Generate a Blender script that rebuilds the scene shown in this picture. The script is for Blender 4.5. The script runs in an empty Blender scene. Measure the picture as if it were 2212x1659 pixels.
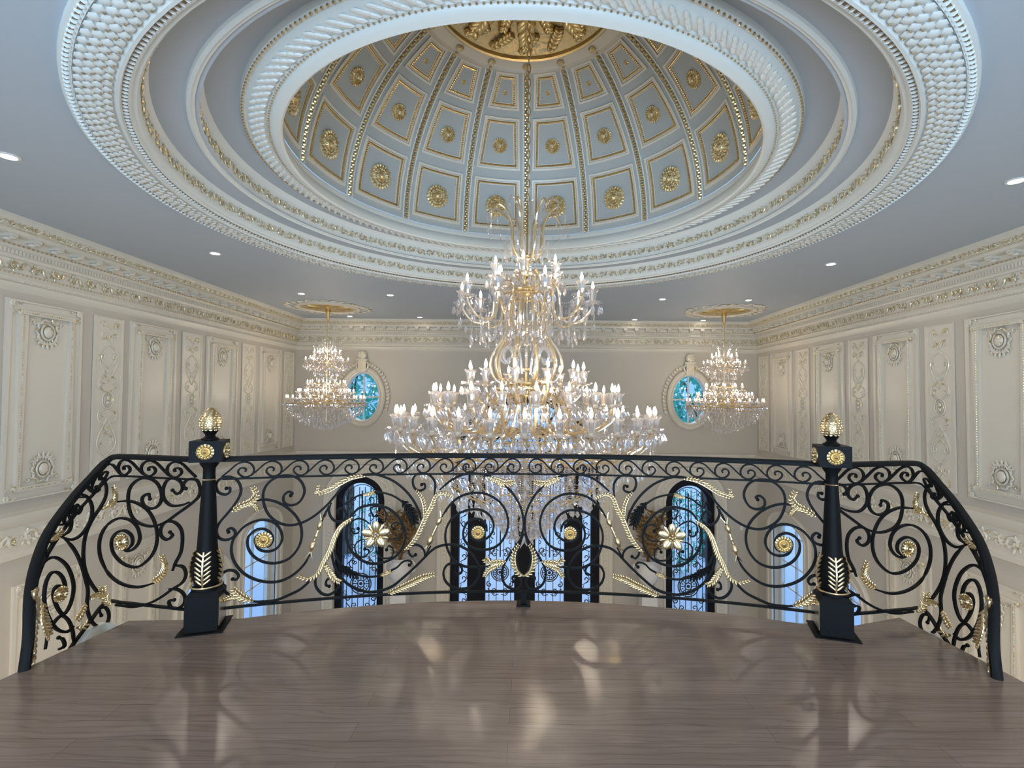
import bpy, math, random
import numpy as np
from mathutils import Matrix, Vector
from mathutils.geometry import tessellate_polygon
random.seed(7)
PI = math.pi
SC = bpy.context.scene
COL = SC.collection
# ------------------------------------------------------------------ camera
CZ = 1.52                                   # eye height above the landing
CAM = Vector((0.08, 0.0, CZ))
F = 1080.0; PX = 1143.0; PY = 829.5
PITCH = math.atan(30.5 / F); ROLL = 0.0085
cam = bpy.data.cameras.new('camera'); camo = bpy.data.objects.new('camera', cam); COL.objects.link(camo)
CR = Matrix.Rotation(PI/2 + PITCH, 3, 'X') @ Matrix.Rotation(ROLL, 3, 'Z')
camo.matrix_world = Matrix.Translation(CAM) @ CR.to_4x4()
cam.sensor_fit = 'HORIZONTAL'; cam.sensor_width = 36.0; cam.lens = F / 2212 * 36
cam.shift_x = -(PX - 1106) / 2212; cam.shift_y = 0.0
cam.clip_start = 0.05; cam.clip_end = 300
SC.camera = camo
def ray(px, py):
    d = CR @ Vector(((px - PX) / F, -(py - PY) / F, -1.0))
    return d
def on_z(px, py, z):
    d = ray(px, py); t = (z - CAM.z) / d.z
    return CAM + d * t
def on_y(px, py, y):
    d = ray(px, py); return CAM + d * (y / d.y)
# ------------------------------------------------------------------ world, light, exposure
SC.view_settings.view_transform = 'Standard'; SC.view_settings.look = 'None'
SC.view_settings.gamma = 1.0; SC.view_settings.use_curve_mapping = False
SC.view_settings.exposure = 0.0
SC.cycles.use_denoising = True
SC.cycles.max_bounces = 7; SC.cycles.diffuse_bounces = 3; SC.cycles.glossy_bounces = 3
SC.cycles.transparent_max_bounces = 14; SC.cycles.sample_clamp_indirect = 2.5
SC.cycles.caustics_reflective = False; SC.cycles.caustics_refractive = False
W = bpy.data.worlds.new('world'); SC.world = W; W.use_nodes = True
bg = W.node_tree.nodes['Background']; bg.inputs[0].default_value = (0.24, 0.54, 1.0, 1); bg.inputs[1].default_value = 1.25
def area(name, loc, rot, sx, sy, power, color):
    l = bpy.data.lights.new(name, 'AREA'); l.shape = 'RECTANGLE'; l.size = sx; l.size_y = sy; l.energy = power; l.color = color
    o = bpy.data.objects.new(name, l); COL.objects.link(o); o.location = loc; o.rotation_euler = rot; return o
# daylight entering through the tall window in the back wall
area('daylight_back_window', (0, -3.1, 0.9), (PI/2 + 0.85, 0, 0), 7.8, 2.6, 900, (0.55, 0.78, 1.0))
sun = bpy.data.lights.new('sun', 'SUN'); sun.energy = 2.2; sun.angle = 1.2; sun.color = (0.9, 0.95, 1.0)
suno = bpy.data.objects.new('sun', sun); COL.objects.link(suno); suno.rotation_euler = (math.radians(-52), 0, 0)
for _x in (-4.6, -1.6, 1.6, 4.6):       # added fill lights, unseen below the balcony, to brighten the lower storey
    area('lower_fill', (_x, 4.2 if abs(_x) > 4 else 2.6, -0.46), (0.35, 0, 0), 0.6, 0.6, 60 if abs(_x) > 4 else 170, (1.0, 0.9, 0.76))
EMIT_BULB = 30.0; EMIT_DOWN = 30.0

# ------------------------------------------------------------------ room numbers (z relative to the landing floor)
HX = 6.46; YF = 14.0; YB = -2.6; ZC = CZ + 2.13; ZG = CZ - 6.40
X0 = 0.028                                  # the railing's own axis
DY = 5.77                                   # centre of the round ceiling

# ------------------------------------------------------------------ materials
def mat(name, col, rough=0.5, metal=0.0, spec=0.5, bump=0.0, bscale=20.0, var=0.0, coat=0.0):
    m = bpy.data.materials.new(name); m.use_nodes = True; nt = m.node_tree; b = nt.nodes['Principled BSDF']
    b.inputs['Base Color'].default_value = (*col, 1); b.inputs['Roughness'].default_value = rough
    b.inputs['Metallic'].default_value = metal; b.inputs['Specular IOR Level'].default_value = spec
    b.inputs['Coat Weight'].default_value = coat
    if bump or var:
        tc = nt.nodes.new('ShaderNodeTexCoord'); n = nt.nodes.new('ShaderNodeTexNoise'); n.inputs['Scale'].default_value = bscale
        n.inputs['Detail'].default_value = 4
        nt.links.new(tc.outputs['Object'], n.inputs['Vector'])
        if bump:
            bu = nt.nodes.new('ShaderNodeBump'); bu.inputs['Strength'].default_value = bump; bu.inputs['Distance'].default_value = 0.01
            nt.links.new(n.outputs['Fac'], bu.inputs['Height']); nt.links.new(bu.outputs['Normal'], b.inputs['Normal'])
        if var:
            mx = nt.nodes.new('ShaderNodeMix'); mx.data_type = 'RGBA'
            mx.inputs[6].default_value = (*[c * (1 - var) for c in col], 1); mx.inputs[7].default_value = (*[min(1, c * (1 + var)) for c in col], 1)
            nt.links.new(n.outputs['Fac'], mx.inputs[0]); nt.links.new(mx.outputs[2], b.inputs['Base Color'])
    return m
def gilded(name, cream, gold, amount, scale):
    """cream plaster rubbed with gold glaze in patches"""
    m = bpy.data.materials.new(name); m.use_nodes = True; nt = m.node_tree; b = nt.nodes['Principled BSDF']
    tc = nt.nodes.new('ShaderNodeTexCoord'); n = nt.nodes.new('ShaderNodeTexNoise'); n.inputs['Scale'].default_value = scale; n.inputs['Detail'].default_value = 3
    r = nt.nodes.new('ShaderNodeValToRGB'); r.color_ramp.elements[0].position = 0.62 - amount; r.color_ramp.elements[1].position = 0.72 - amount
    nt.links.new(tc.outputs['Object'], n.inputs['Vector']); nt.links.new(n.outputs['Fac'], r.inputs[0])
    mx = nt.nodes.new('ShaderNodeMix'); mx.data_type = 'RGBA'; mx.inputs[6].default_value = (*cream, 1); mx.inputs[7].default_value = (*gold, 1)
    nt.links.new(r.outputs[0], mx.inputs[0]); nt.links.new(mx.outputs[2], b.inputs['Base Color'])
    ml = nt.nodes.new('ShaderNodeMath'); ml.operation = 'MULTIPLY'; ml.inputs[1].default_value = 0.75
    nt.links.new(r.outputs[0], ml.inputs[0]); nt.links.new(ml.outputs[0], b.inputs['Metallic'])
    b.inputs['Roughness'].default_value = 0.36
    return m
M = {}
M['wall'] = mat('wall_paint', (0.53, 0.485, 0.42), 0.42, bump=0.03, bscale=60)
M['cream'] = mat('cream_plaster', (0.68, 0.63, 0.54), 0.32)
M['white'] = mat('white_plaster', (0.70, 0.71, 0.68), 0.4)
M['ceil'] = mat('ceiling_paint', (0.43, 0.475, 0.53), 0.6, bump=0.02, bscale=80)
M['domep'] = mat('dome_paint', (0.40, 0.43, 0.435), 0.55)
M['gold'] = mat('gold_leaf', (0.74, 0.57, 0.29), 0.33, 1.0)
M['goldpale'] = mat('pale_gold_metal', (0.68, 0.52, 0.30), 0.31, 1.0)
M['gild'] = gilded('gold_glazed_plaster', (0.66, 0.62, 0.52), (0.64, 0.50, 0.27), 0.17, 22)
M['gildlite'] = gilded('lightly_glazed_plaster', (0.68, 0.635, 0.54), (0.68, 0.55, 0.30), 0.07, 16)
M['gildscroll'] = gilded('gold_glazed_scrolls', (0.68, 0.63, 0.50), (0.64, 0.52, 0.31), 0.19, 30)
M['darkgold'] = mat('dark_gold_glaze', (0.26, 0.17, 0.08), 0.5, 0.3)
M['gildrich'] = gilded('rich_gold_plaster', (0.74, 0.64, 0.42), (0.68, 0.51, 0.24), 0.2, 30)
M['iron'] = mat('black_iron', (0.005, 0.0048, 0.005), 0.55, 0.0, 0.12, bump=0.1, bscale=90)
M['frame'] = mat('black_door_frame', (0.004, 0.005, 0.010), 0.45, spec=0.2)
M['ivory'] = mat('candle_ivory', (0.75, 0.62, 0.45), 0.4)
M['urn'] = mat('white_stone', (0.72, 0.70, 0.68), 0.5, bump=0.1, bscale=15)
M['dry'] = mat('dried_fronds', (0.20, 0.125, 0.05), 0.8, var=0.5, bscale=9)
M['marble'] = mat('pale_marble', (0.74, 0.71, 0.66), 0.15, var=0.1, bscale=1.5)
M['leafg'] = mat('tree_leaves', (0.06, 0.62, 0.46), 0.5, var=0.6, bscale=1.2)
M['bark'] = mat('bark', (0.10, 0.08, 0.06), 0.9)
M['drive'] = mat('pale_drive', (0.55, 0.60, 0.72), 0.8)
M['vent'] = mat('dark_slot', (0.03, 0.03, 0.03), 0.6)
M['switch'] = mat('white_plastic', (0.8, 0.8, 0.8), 0.4)
def emis(name, col, s, sampling='AUTO'):
    m = bpy.data.materials.new(name); m.use_nodes = True; nt = m.node_tree; nt.nodes.clear()
    e = nt.nodes.new('ShaderNodeEmission'); e.inputs[0].default_value = (*col, 1); e.inputs[1].default_value = s
    o = nt.nodes.new('ShaderNodeOutputMaterial'); nt.links.new(e.outputs[0], o.inputs[0])
    return m
M['bulb'] = emis('lit_bulb', (1.0, 0.86, 0.68), EMIT_BULB)
M['down'] = emis('lit_downlight', (1.0, 0.93, 0.85), EMIT_DOWN)
def clear(name, tint, ft, fg, fd, rough=0.05, dcol=(0.95, 0.93, 0.95)):
    m = bpy.data.materials.new(name); m.use_nodes = True; nt = m.node_tree; nt.nodes.clear()
    t = nt.nodes.new('ShaderNodeBsdfTransparent'); t.inputs[0].default_value = (*tint, 1)
    g = nt.nodes.new('ShaderNodeBsdfGlossy'); g.inputs['Color'].default_value = (1, 1, 1, 1); g.inputs['Roughness'].default_value = rough
    o = nt.nodes.new('ShaderNodeOutputMaterial')
    m1 = nt.nodes.new('ShaderNodeMixShader'); m1.inputs[0].default_value = fg / (ft + fg)
    nt.links.new(t.outputs[0], m1.inputs[1]); nt.links.new(g.outputs[0], m1.inputs[2])
    if fd:
        d = nt.nodes.new('ShaderNodeBsdfTranslucent'); d.inputs[0].default_value = (*dcol, 1)
        d2 = nt.nodes.new('ShaderNodeBsdfDiffuse'); d2.inputs[0].default_value = (*dcol, 1)
        a = nt.nodes.new('ShaderNodeMixShader'); nt.links.new(d.outputs[0], a.inputs[1]); nt.links.new(d2.outputs[0], a.inputs[2])
        m2 = nt.nodes.new('ShaderNodeMixShader'); m2.inputs[0].default_value = fd
        nt.links.new(m1.outputs[0], m2.inputs[1]); nt.links.new(a.outputs[0], m2.inputs[2]); nt.links.new(m2.outputs[0], o.inputs[0])
    else:
        nt.links.new(m1.outputs[0], o.inputs[0])
    return m
M['glass'] = clear('window_glass', (0.95, 0.98, 1.0), 0.93, 0.07, 0, 0.02)
M['crystal'] = clear('cut_crystal', (0.96, 0.95, 0.97), 0.55, 0.45, 0.13, 0.07, (1.0, 0.93, 0.95))
M['crystalc'] = clear('clear_crystal', (0.97, 0.97, 0.98), 0.7, 0.3, 0.12, 0.05)
M['armglass'] = clear('gold_glass', (0.86, 0.68, 0.38), 0.35, 0.65, 0.40, 0.15, (0.85, 0.66, 0.32))
def wood():
    m = bpy.data.materials.new('oak_planks'); m.use_nodes = True; nt = m.node_tree; b = nt.nodes['Principled BSDF']; L = nt.links.new
    tc = nt.nodes.new('ShaderNodeTexCoord')
    br = nt.nodes.new('ShaderNodeTexBrick'); br.inputs['Scale'].default_value = 1.0
    br.inputs['Brick Width'].default_value = 1.9; br.inputs['Row Height'].default_value = 0.125; br.inputs['Mortar Size'].default_value = 0.0012
    br.inputs['Color1'].default_value = (0.178, 0.125, 0.098, 1); br.inputs['Color2'].default_value = (0.212, 0.150, 0.119, 1); br.inputs['Mortar'].default_value = (0.10, 0.07, 0.055, 1)
    br.offset = 0.37
    L(tc.outputs['Object'], br.inputs['Vector'])
    mp = nt.nodes.new('ShaderNodeMapping'); mp.inputs['Scale'].default_value = (0.9, 9, 1); L(tc.outputs['Object'], mp.inputs[0])
    n = nt.nodes.new('ShaderNodeTexNoise'); n.inputs['Scale'].default_value = 2.2; n.inputs['Detail'].default_value = 7; n.inputs['Distortion'].default_value = 1.1; L(mp.outputs[0], n.inputs['Vector'])
    wv = nt.nodes.new('ShaderNodeTexWave'); wv.bands_direction = 'Y'; wv.inputs['Scale'].default_value = 3.2; wv.inputs['Distortion'].default_value = 9; wv.inputs['Detail'].default_value = 2
    mp2 = nt.nodes.new('ShaderNodeMapping'); mp2.inputs['Scale'].default_value = (0.55, 2.6, 1); L(tc.outputs['Object'], mp2.inputs[0]); L(mp2.outputs[0], wv.inputs['Vector'])
    r2 = nt.nodes.new('ShaderNodeValToRGB'); r2.color_ramp.elements[0].position = 0.0; r2.color_ramp.elements[0].color = (0.78, 0.76, 0.74, 1); r2.color_ramp.elements[1].position = 0.18; r2.color_ramp.elements[1].color = (1, 1, 1, 1)
    L(wv.outputs['Fac'], r2.inputs[0])
    r = nt.nodes.new('ShaderNodeValToRGB'); r.color_ramp.elements[0].position = 0.3; r.color_ramp.elements[0].color = (0.84, 0.83, 0.82, 1); r.color_ramp.elements[1].position = 0.72; r.color_ramp.elements[1].color = (1.1, 1.1, 1.1, 1)
    L(n.outputs['Fac'], r.inputs[0])
    m1 = nt.nodes.new('ShaderNodeMix'); m1.data_type = 'RGBA'; m1.blend_type = 'MULTIPLY'; m1.inputs[0].default_value = 1; L(br.outputs['Color'], m1.inputs[6]); L(r.outputs[0], m1.inputs[7])
    m2 = nt.nodes.new('ShaderNodeMix'); m2.data_type = 'RGBA'; m2.blend_type = 'MULTIPLY'; m2.inputs[0].default_value = 0.8; L(m1.outputs[2], m2.inputs[6]); L(r2.outputs[0], m2.inputs[7])
    L(m2.outputs[2], b.inputs['Base Color'])
    b.inputs['Roughness'].default_value = 0.21; b.inputs['Specular IOR Level'].default_value = 0.7
    n3 = nt.nodes.new('ShaderNodeTexNoise'); n3.inputs['Scale'].default_value = 3.5; n3.inputs['Detail'].default_value = 1; L(tc.outputs['Object'], n3.inputs['Vector'])
    bu = nt.nodes.new('ShaderNodeBump'); bu.inputs['Strength'].default_value = 0.35; bu.inputs['Distance'].default_value = 0.02; L(n3.outputs['Fac'], bu.inputs['Height'])
    bu2 = nt.nodes.new('ShaderNodeBump'); bu2.inputs['Strength'].default_value = 0.08; bu2.inputs['Distance'].default_value = 0.004; L(n.outputs['Fac'], bu2.inputs['Height']); L(bu.outputs['Normal'], bu2.inputs['Normal']); L(bu2.outputs['Normal'], b.inputs['Normal'])
    return m
M['wood'] = wood()

# ------------------------------------------------------------------ mesh builder
def unit(v):
    n = math.sqrt(sum(c * c for c in v)) or 1.0
    return tuple(c / n for c in v)
def cross(a, b): return (a[1]*b[2]-a[2]*b[1], a[2]*b[0]-a[0]*b[2], a[0]*b[1]-a[1]*b[0])
def smooth(pts, k=4, closed=False):
    """Catmull-Rom through pts"""
    n = len(pts); out = []
    if n < 3: return [tuple(p) for p in pts]
    rng = range(n if closed else n - 1)
    for i in rng:
        p1 = pts[i]; p2 = pts[(i+1) % n]
        p0 = pts[(i-1) % n] if closed or i > 0 else p1
        p3 = pts[(i+2) % n] if closed or i < n - 2 else p2
        for j in range(k):
            t = j / k
            out.append(tuple(0.5 * ((2*b) + (-a + c)*t + (2*a - 5*b + 4*c - d)*t*t + (-a + 3*b - 3*c + d)*t**3) for a, b, c, d in zip(p0, p1, p2, p3)))
    if not closed: out.append(tuple(pts[-1]))
    return out
def ident(p): return p
SPH = {}
def sph_mesh(nu, nv):
    if (nu, nv) not in SPH:
        v = [(0, 0, 1)]; f = []
        for i in range(1, nv):
            a = PI * i / nv
            for j in range(nu): b = 2*PI*j/nu; v.append((math.sin(a)*math.cos(b), math.sin(a)*math.sin(b), math.cos(a)))
        v.append((0, 0, -1)); L = len(v) - 1
        for j in range(nu):
            k = (j+1) % nu
            f.append((0, 1+j, 1+k)); b0 = 1 + (nv-2)*nu; f.append((L, b0+k, b0+j))
            for i in range(nv-2): a0 = 1+i*nu; f.append((a0+j, a0+nu+j, a0+nu+k, a0+k))
        SPH[(nu, nv)] = (v, f)
    return SPH[(nu, nv)]
class MB:
    def __init__(s): s.v = []; s.f = []; s.m = []; s.mi = 0
    def add(s, v, f, fn=None):
        o = len(s.v)
        s.v.extend([fn(p) for p in v] if fn else v)
        s.f.extend([tuple(i + o for i in q) for q in f]); s.m.extend([s.mi] * len(f))
    def box(s, x0, x1, y0, y1, z0, z1, fn=None):
        v = [(x0,y0,z0),(x1,y0,z0),(x1,y1,z0),(x0,y1,z0),(x0,y0,z1),(x1,y0,z1),(x1,y1,z1),(x0,y1,z1)]
        s.add(v, [(0,3,2,1),(4,5,6,7),(0,1,5,4),(1,2,6,5),(2,3,7,6),(3,0,4,7)], fn)
    def ell(s, c, r, ax=None, nu=8, nv=5, fn=None):
        """ellipsoid; ax = three unit axes"""
        v, f = sph_mesh(nu, nv); r = (r, r, r) if isinstance(r, (int, float)) else r
        if ax is None: vv = [(c[0]+p[0]*r[0], c[1]+p[1]*r[1], c[2]+p[2]*r[2]) for p in v]
        else:
            vv = [tuple(c[k] + p[0]*r[0]*ax[0][k] + p[1]*r[1]*ax[1][k] + p[2]*r[2]*ax[2][k] for k in range(3)) for p in v]
        s.add(vv, f, fn)
    def lathe(s, prof, n=24, c=(0,0,0), fn=None, closed=False, a0=0, a1=2*PI):
        full = abs(a1 - a0 - 2*PI) < 1e-6; m = n if full else n + 1
        v = []
        for i in range(m):
            a = a0 + (a1-a0)*i/n; ca, sa = math.cos(a), math.sin(a)
            for r, z in prof: v.append((c[0]+r*ca, c[1]+r*sa, c[2]+z))
        k = len(prof); f = []
        for i in range(n):
            j = (i+1) % m
            for q in range(k if closed else k-1):
                q2 = (q+1) % k; f.append((i*k+q, j*k+q, j*k+q2, i*k+q2))
        s.add(v, f, fn)
    def sweep(s, pts, sec, nrm=None, closed=False, scale=None, cap=True, fn=None, flat=False):
        """sweep a closed section (u across, w along normal) on pts; nrm: fixed normal or list or None (transported)"""
        n = len(pts)
        if n < 2: return
        T = []
        for i in range(n):
            a = pts[(i-1) % n] if (closed or i > 0) else pts[i]; b = pts[(i+1) % n] if (closed or i < n-1) else pts[i]
            T.append(unit(tuple(q-p for p, q in zip(a, b))))
        v = []; N = None; ns = len(sec)
        for i in range(n):
            t = T[i]
            if nrm is None:
                if N is None:
                    h = (0,0,1) if abs(t[2]) < 0.9 else (1,0,0); N = unit(cross(cross(t, h), t))
                else:
                    d = sum(a*b for a, b in zip(N, t)); N = unit(tuple(a - d*b for a, b in zip(N, t)))
                Nn = N
            else:
                Nn = nrm[i] if isinstance(nrm, list) else nrm
                d = sum(a*b for a, b in zip(Nn, t)); Nn = unit(tuple(a - d*b for a, b in zip(Nn, t)))
            B = cross(t, Nn); k = scale[i] if scale else 1.0; p = pts[i]
            miter = 1.0
            if flat and (closed or 0 < i < n-1):
                a = unit(tuple(q-w for w, q in zip(pts[(i-1) % n], p))); c = sum(x*y for x, y in zip(a, t)); miter = 1/max(c, 0.4)
            for u, w in sec: v.append(tuple(p[q] + k*(u*miter*B[q] + w*Nn[q]) for q in range(3)))
        f = []
        for i in range(n if closed else n-1):
            j = (i+1) % n
            for q in range(ns): q2 = (q+1) % ns; f.append((i*ns+q, i*ns+q2, j*ns+q2, j*ns+q))
        if cap and not closed:
            f.append(tuple(range(ns-1, -1, -1))); f.append(tuple((n-1)*ns+q for q in range(ns)))
        s.add(v, f, fn)
    def tube(s, pts, r, n=6, nrm=None, closed=False, taper=None, ry=None, fn=None):
        ry = ry or r
        s.sweep(pts, [(r*math.cos(2*PI*i/n), ry*math.sin(2*PI*i/n)) for i in range(n)], nrm, closed, taper, True, fn)
    def bar(s, pts, w, t=None, nrm=None, closed=False, taper=None, fn=None, flat=False):
        t = t or w; a, b = w/2, t/2
        s.sweep(pts, [(-a,-b),(a,-b),(a,b),(-a,b)], nrm, closed, taper, True, fn, flat)
    def poly(s, loops, z=0.0, z2=None, fn=None):
        """2D polygon (with holes) faces at height z, optional walls to z2 and back face"""
        tr = tessellate_polygon([[Vector((p[0], p[1], 0)) for p in l] for l in loops]); fl = [p for l in loops for p in l]
        v = [(p[0], p[1], z) for p in fl]; s.add(v, [tuple(t) for t in tr], fn)
        if z2 is not None:
            s.add([(p[0], p[1], z2) for p in fl], [tuple(reversed(t)) for t in tr], fn)
            for l in loops:
                n = len(l); vv = [(p[0], p[1], z) for p in l] + [(p[0], p[1], z2) for p in l]
                s.add(vv, [(i, (i+1) % n, n+(i+1) % n, n+i) for i in range(n)], fn)
def mesh(mb, mats, name, sm=True):
    me = bpy.data.meshes.new(name); me.from_pydata(mb.v, [], mb.f)
    for m in (mats if isinstance(mats, (list, tuple)) else [mats]): me.materials.append(M[m])
    if any(mb.m): me.polygons.foreach_set('material_index', mb.m)
    if sm:
        me.polygons.foreach_set('use_smooth', [True] * len(me.polygons))
        try: me.set_sharp_from_angle(angle=math.radians(38))
        except Exception: pass
    me.update(); return me
def ob(name, data, parent=None, loc=(0,0,0), rot=(0,0,0), scl=None):
    o = bpy.data.objects.new(name, data); COL.objects.link(o); o.location = loc; o.rotation_euler = rot
    if scl: o.scale = scl
    if parent: o.parent = parent
    return o
def mk(name, mb, mats, parent=None, sm=True, **k):
    return ob(name, mesh(mb, mats, name, sm), parent, **k)
def tag(o, label=None, cat=None, group=None, kind=None):
    if label: o['label'] = label
    if cat: o['category'] = cat
    if group: o['group'] = group
    if kind: o['kind'] = kind
    return o
def thing(name, label, cat, loc=(0,0,0), rotz=0, group=None):
    return tag(ob(name, None, None, loc, (0,0,rotz)), label, cat, group)
def copy_tree(o, parent=None):
    c = o.copy(); COL.objects.link(c)
    if parent: c.parent = parent
    for ch in list(o.children): copy_tree(ch, c)
    return c
def arch(x0, x1, z0, zs, rise=None, n=20):
    """outline of an arched opening: jambs from z0 to springing zs, elliptical head of given rise"""
    c = (x0+x1)/2; a = (x1-x0)/2; rise = a if rise is None else rise
    return [(x0, z0)] + [(c - a*math.cos(PI*i/n), zs + rise*math.sin(PI*i/n)) for i in range(n+1)] + [(x1, z0)]
def ellipse(cx, cz, a, b, n=40): return [(cx + a*math.cos(2*PI*i/n), cz + b*math.sin(2*PI*i/n)) for i in range(n)]
def spiral(cx, cy, r0, a0, r1, a1, n=24):
    return [(cx + (r0*(r1/r0)**(i/n))*math.cos(a0+(a1-a0)*i/n), cy + (r0*(r1/r0)**(i/n))*math.sin(a0+(a1-a0)*i/n)) for i in range(n+1)]
def leafy(mb, pts, nrm, w=0.03, side=0, lobes=None, t=0.012, spine=0.006, ratio=1.0):
    """gilt acanthus: a spine with curled lobes; side 0 both, +1/-1 one side"""
    P = smooth(pts, 6); L = [0.0]
    for a, b in zip(P, P[1:]): L.append(L[-1] + math.dist(a, b))
    tot = L[-1]; lobes = lobes or max(3, int(tot / (w*0.46)))
    NN = nrm if isinstance(nrm, list) else [nrm] * len(P)
    if len(NN) != len(P): NN = [NN[0]] * len(P)
    mb.tube(P, spine*1.35, 6, NN, taper=[0.5 + 0.9*math.sin(PI*min(1, 0.15+x/tot*0.85)) for x in L])
    for i in range(lobes):
        s = tot * (i + 0.5) / lobes; k = min(range(len(L)), key=lambda q: abs(L[q]-s)); k = min(max(k, 1), len(P)-2)
        T = unit(tuple(b-a for a, b in zip(P[k-1], P[k+1]))); N = unit(NN[k]); B = cross(T, N)
        ww = w * (0.55 + 0.45*math.sin(PI*(0.15 + 0.8*i/lobes)))
        for sd in ((1, -1) if side == 0 else (side,)):
            d = unit(tuple(0.75*T[q] + sd*0.75*B[q] + 0.25*N[q] for q in range(3)))
            c = tuple(P[k][q] + d[q]*ww*0.42 + N[q]*t*0.3 for q in range(3))
            e = unit(cross(N, d)); n2 = cross(d, e)
            mb.ell(c, (ww*0.66, ww*0.23*ratio, t*0.8), (d, e, n2), 8, 5)

# ------------------------------------------------------------------ room shell
def wall(name, u0, u1, z0, z1, holes, fn, depth):
    mb = MB(); mb.poly([[(u0,z0),(u1,z0),(u1,z1),(u0,z1)]] + holes, 0.0, -depth, fn)
    return tag(mk(name, mb, 'wall', sm=False), kind='structure')
fL = lambda p: (-HX + p[2], p[0], p[1])       # (u, z, out) -> left wall, out = into the room
fR = lambda p: (HX - p[2], p[0], p[1])
fF = lambda p: (p[0], YF - p[2], p[1])
fB = lambda p: (p[0], YB + p[2], p[1])
ZR = lambda z: CZ + z                          # relative-to-eye height
OV = [(-4.58, 0.0), (4.57, -0.01)]             # oval windows
AW = [(-4.60,), (4.60,)]
oval_holes = [ellipse(x, ZR(z), 0.50, 0.70) for x, z in OV]
arch_holes = [arch(x[0]-0.68, x[0]+0.68, ZG+0.02, ZR(-2.9), 0.68) for x in AW]
door_hole = arch(-2.07, 2.07, ZG+0.02, ZR(-1.94), 2.0, 32)
wall('wall_front', -HX, HX, ZG, ZC+0.1, oval_holes + arch_holes + [door_hole], fF, 0.30)
SIDEW = [(9.6, 10.9, -4.0, 0.5), (11.6, 13.1, -3.35, 0.33)]
sh = [arch(a, b, ZG+0.35, ZR(s), r, 16) for a, b, s, r in SIDEW]
wall('wall_left', YB, YF, ZG, ZC+0.1, sh, fL, 0.30)
wall('wall_right', YB, YF, ZG, ZC+0.1, sh, fR, 0.30)
wall('wall_back', -HX, HX, ZG, ZC+0.1, [[(-4.2, 0.0), (4.2, 0.0), (4.2, 3.3), (-4.2, 3.3)]], fB, 0.30)
mb = MB(); mb.box(-HX, HX, YB, YF, ZG-0.2, ZG); tag(mk('floor', mb, 'marble', sm=False), kind='structure')
NR = 128
mb = MB(); mb.poly([[(-HX, YB), (HX, YB), (HX, YF), (-HX, YF)], [(3.93*math.cos(2*PI*i/NR), DY + 3.93*math.sin(2*PI*i/NR)) for i in range(NR)]], ZC)
tag(mk('ceiling', mb, 'ceil', sm=False), kind='structure')
# back window glazing bars and glass
t = tag(ob('window_9', None), kind='structure')
mb = MB()
for x in (-4.15, -2.1, 0, 2.1, 4.15): mb.box(x-0.05, x+0.05, YB-0.2, YB-0.12, 0.0, 3.3)
for z in (0.05, 1.6, 3.25): mb.box(-4.2, 4.2, YB-0.2, YB-0.12, z-0.05, z+0.05)
mk('window_frame', mb, 'white', t, sm=False)

# ------------------------------------------------------------------ relief ornament helpers (u, v, out) space
def scroll_unit(mb, w, h, fn, flip=1, r=None, out=0.012, leaves=True, seg=14):
    """one running acanthus scroll in a box w x h centred on the origin"""
    r = (r or h*0.055)*1.55; R = h*0.45
    c = (-0.08*w, 0)
    sp = spiral(c[0], c[1], R*0.18, 0.5, R, 0.5 + 1.9*PI, seg)
    st = [(x, y*flip, out) for x, y in sp]
    e = st[-1]; st += [(e[0] + 0.16*w, flip*R*0.35, out), (0.40*w, -flip*R*0.55, out), (0.54*w, -flip*R*0.8, out)]
    mb.tube(smooth(st, 2), r, 5, (0, 0, 1), fn=fn, taper=None)
    mb.ell((c[0], c[1], out), (R*0.26, R*0.26, R*0.16), nu=7, nv=4, fn=fn)
    if leaves:
        for k, (a, q) in enumerate(((0.6, 1.0), (1.5, 1.1), (2.4, 1.15), (3.4, 1.0), (4.5, 0.95))):
            d = (math.cos(a), flip*math.sin(a), 0.3); d = unit(d); e2 = unit(cross((0, 0, 1), d)); n2 = cross(d, e2)
            mb.ell((c[0] + d[0]*R*0.72*q, c[1] + d[1]*R*0.72*q, out), (R*0.38, R*0.18, R*0.15), (d, e2, n2), 6, 4, fn)
        for k in range(3):
            x = 0.26*w + 0.09*w*k; d = unit((0.5, flip*(0.8 - 0.5*k), 0.3)); e2 = unit(cross((0, 0, 1), d)); n2 = cross(d, e2)
            mb.ell((x, flip*R*(0.35 - 0.3*k), out), (R*0.36, R*0.14, R*0.13), (d, e2, n2), 6, 4, fn)
def beads(mb, u0, u1, v, out, step, r, fn):
    n = max(2, int(abs(u1-u0)/step))
    for i in range(n): mb.ell((u0 + (u1-u0)*(i+0.5)/n, v, out), r, nu=5, nv=3, fn=fn)

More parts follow.
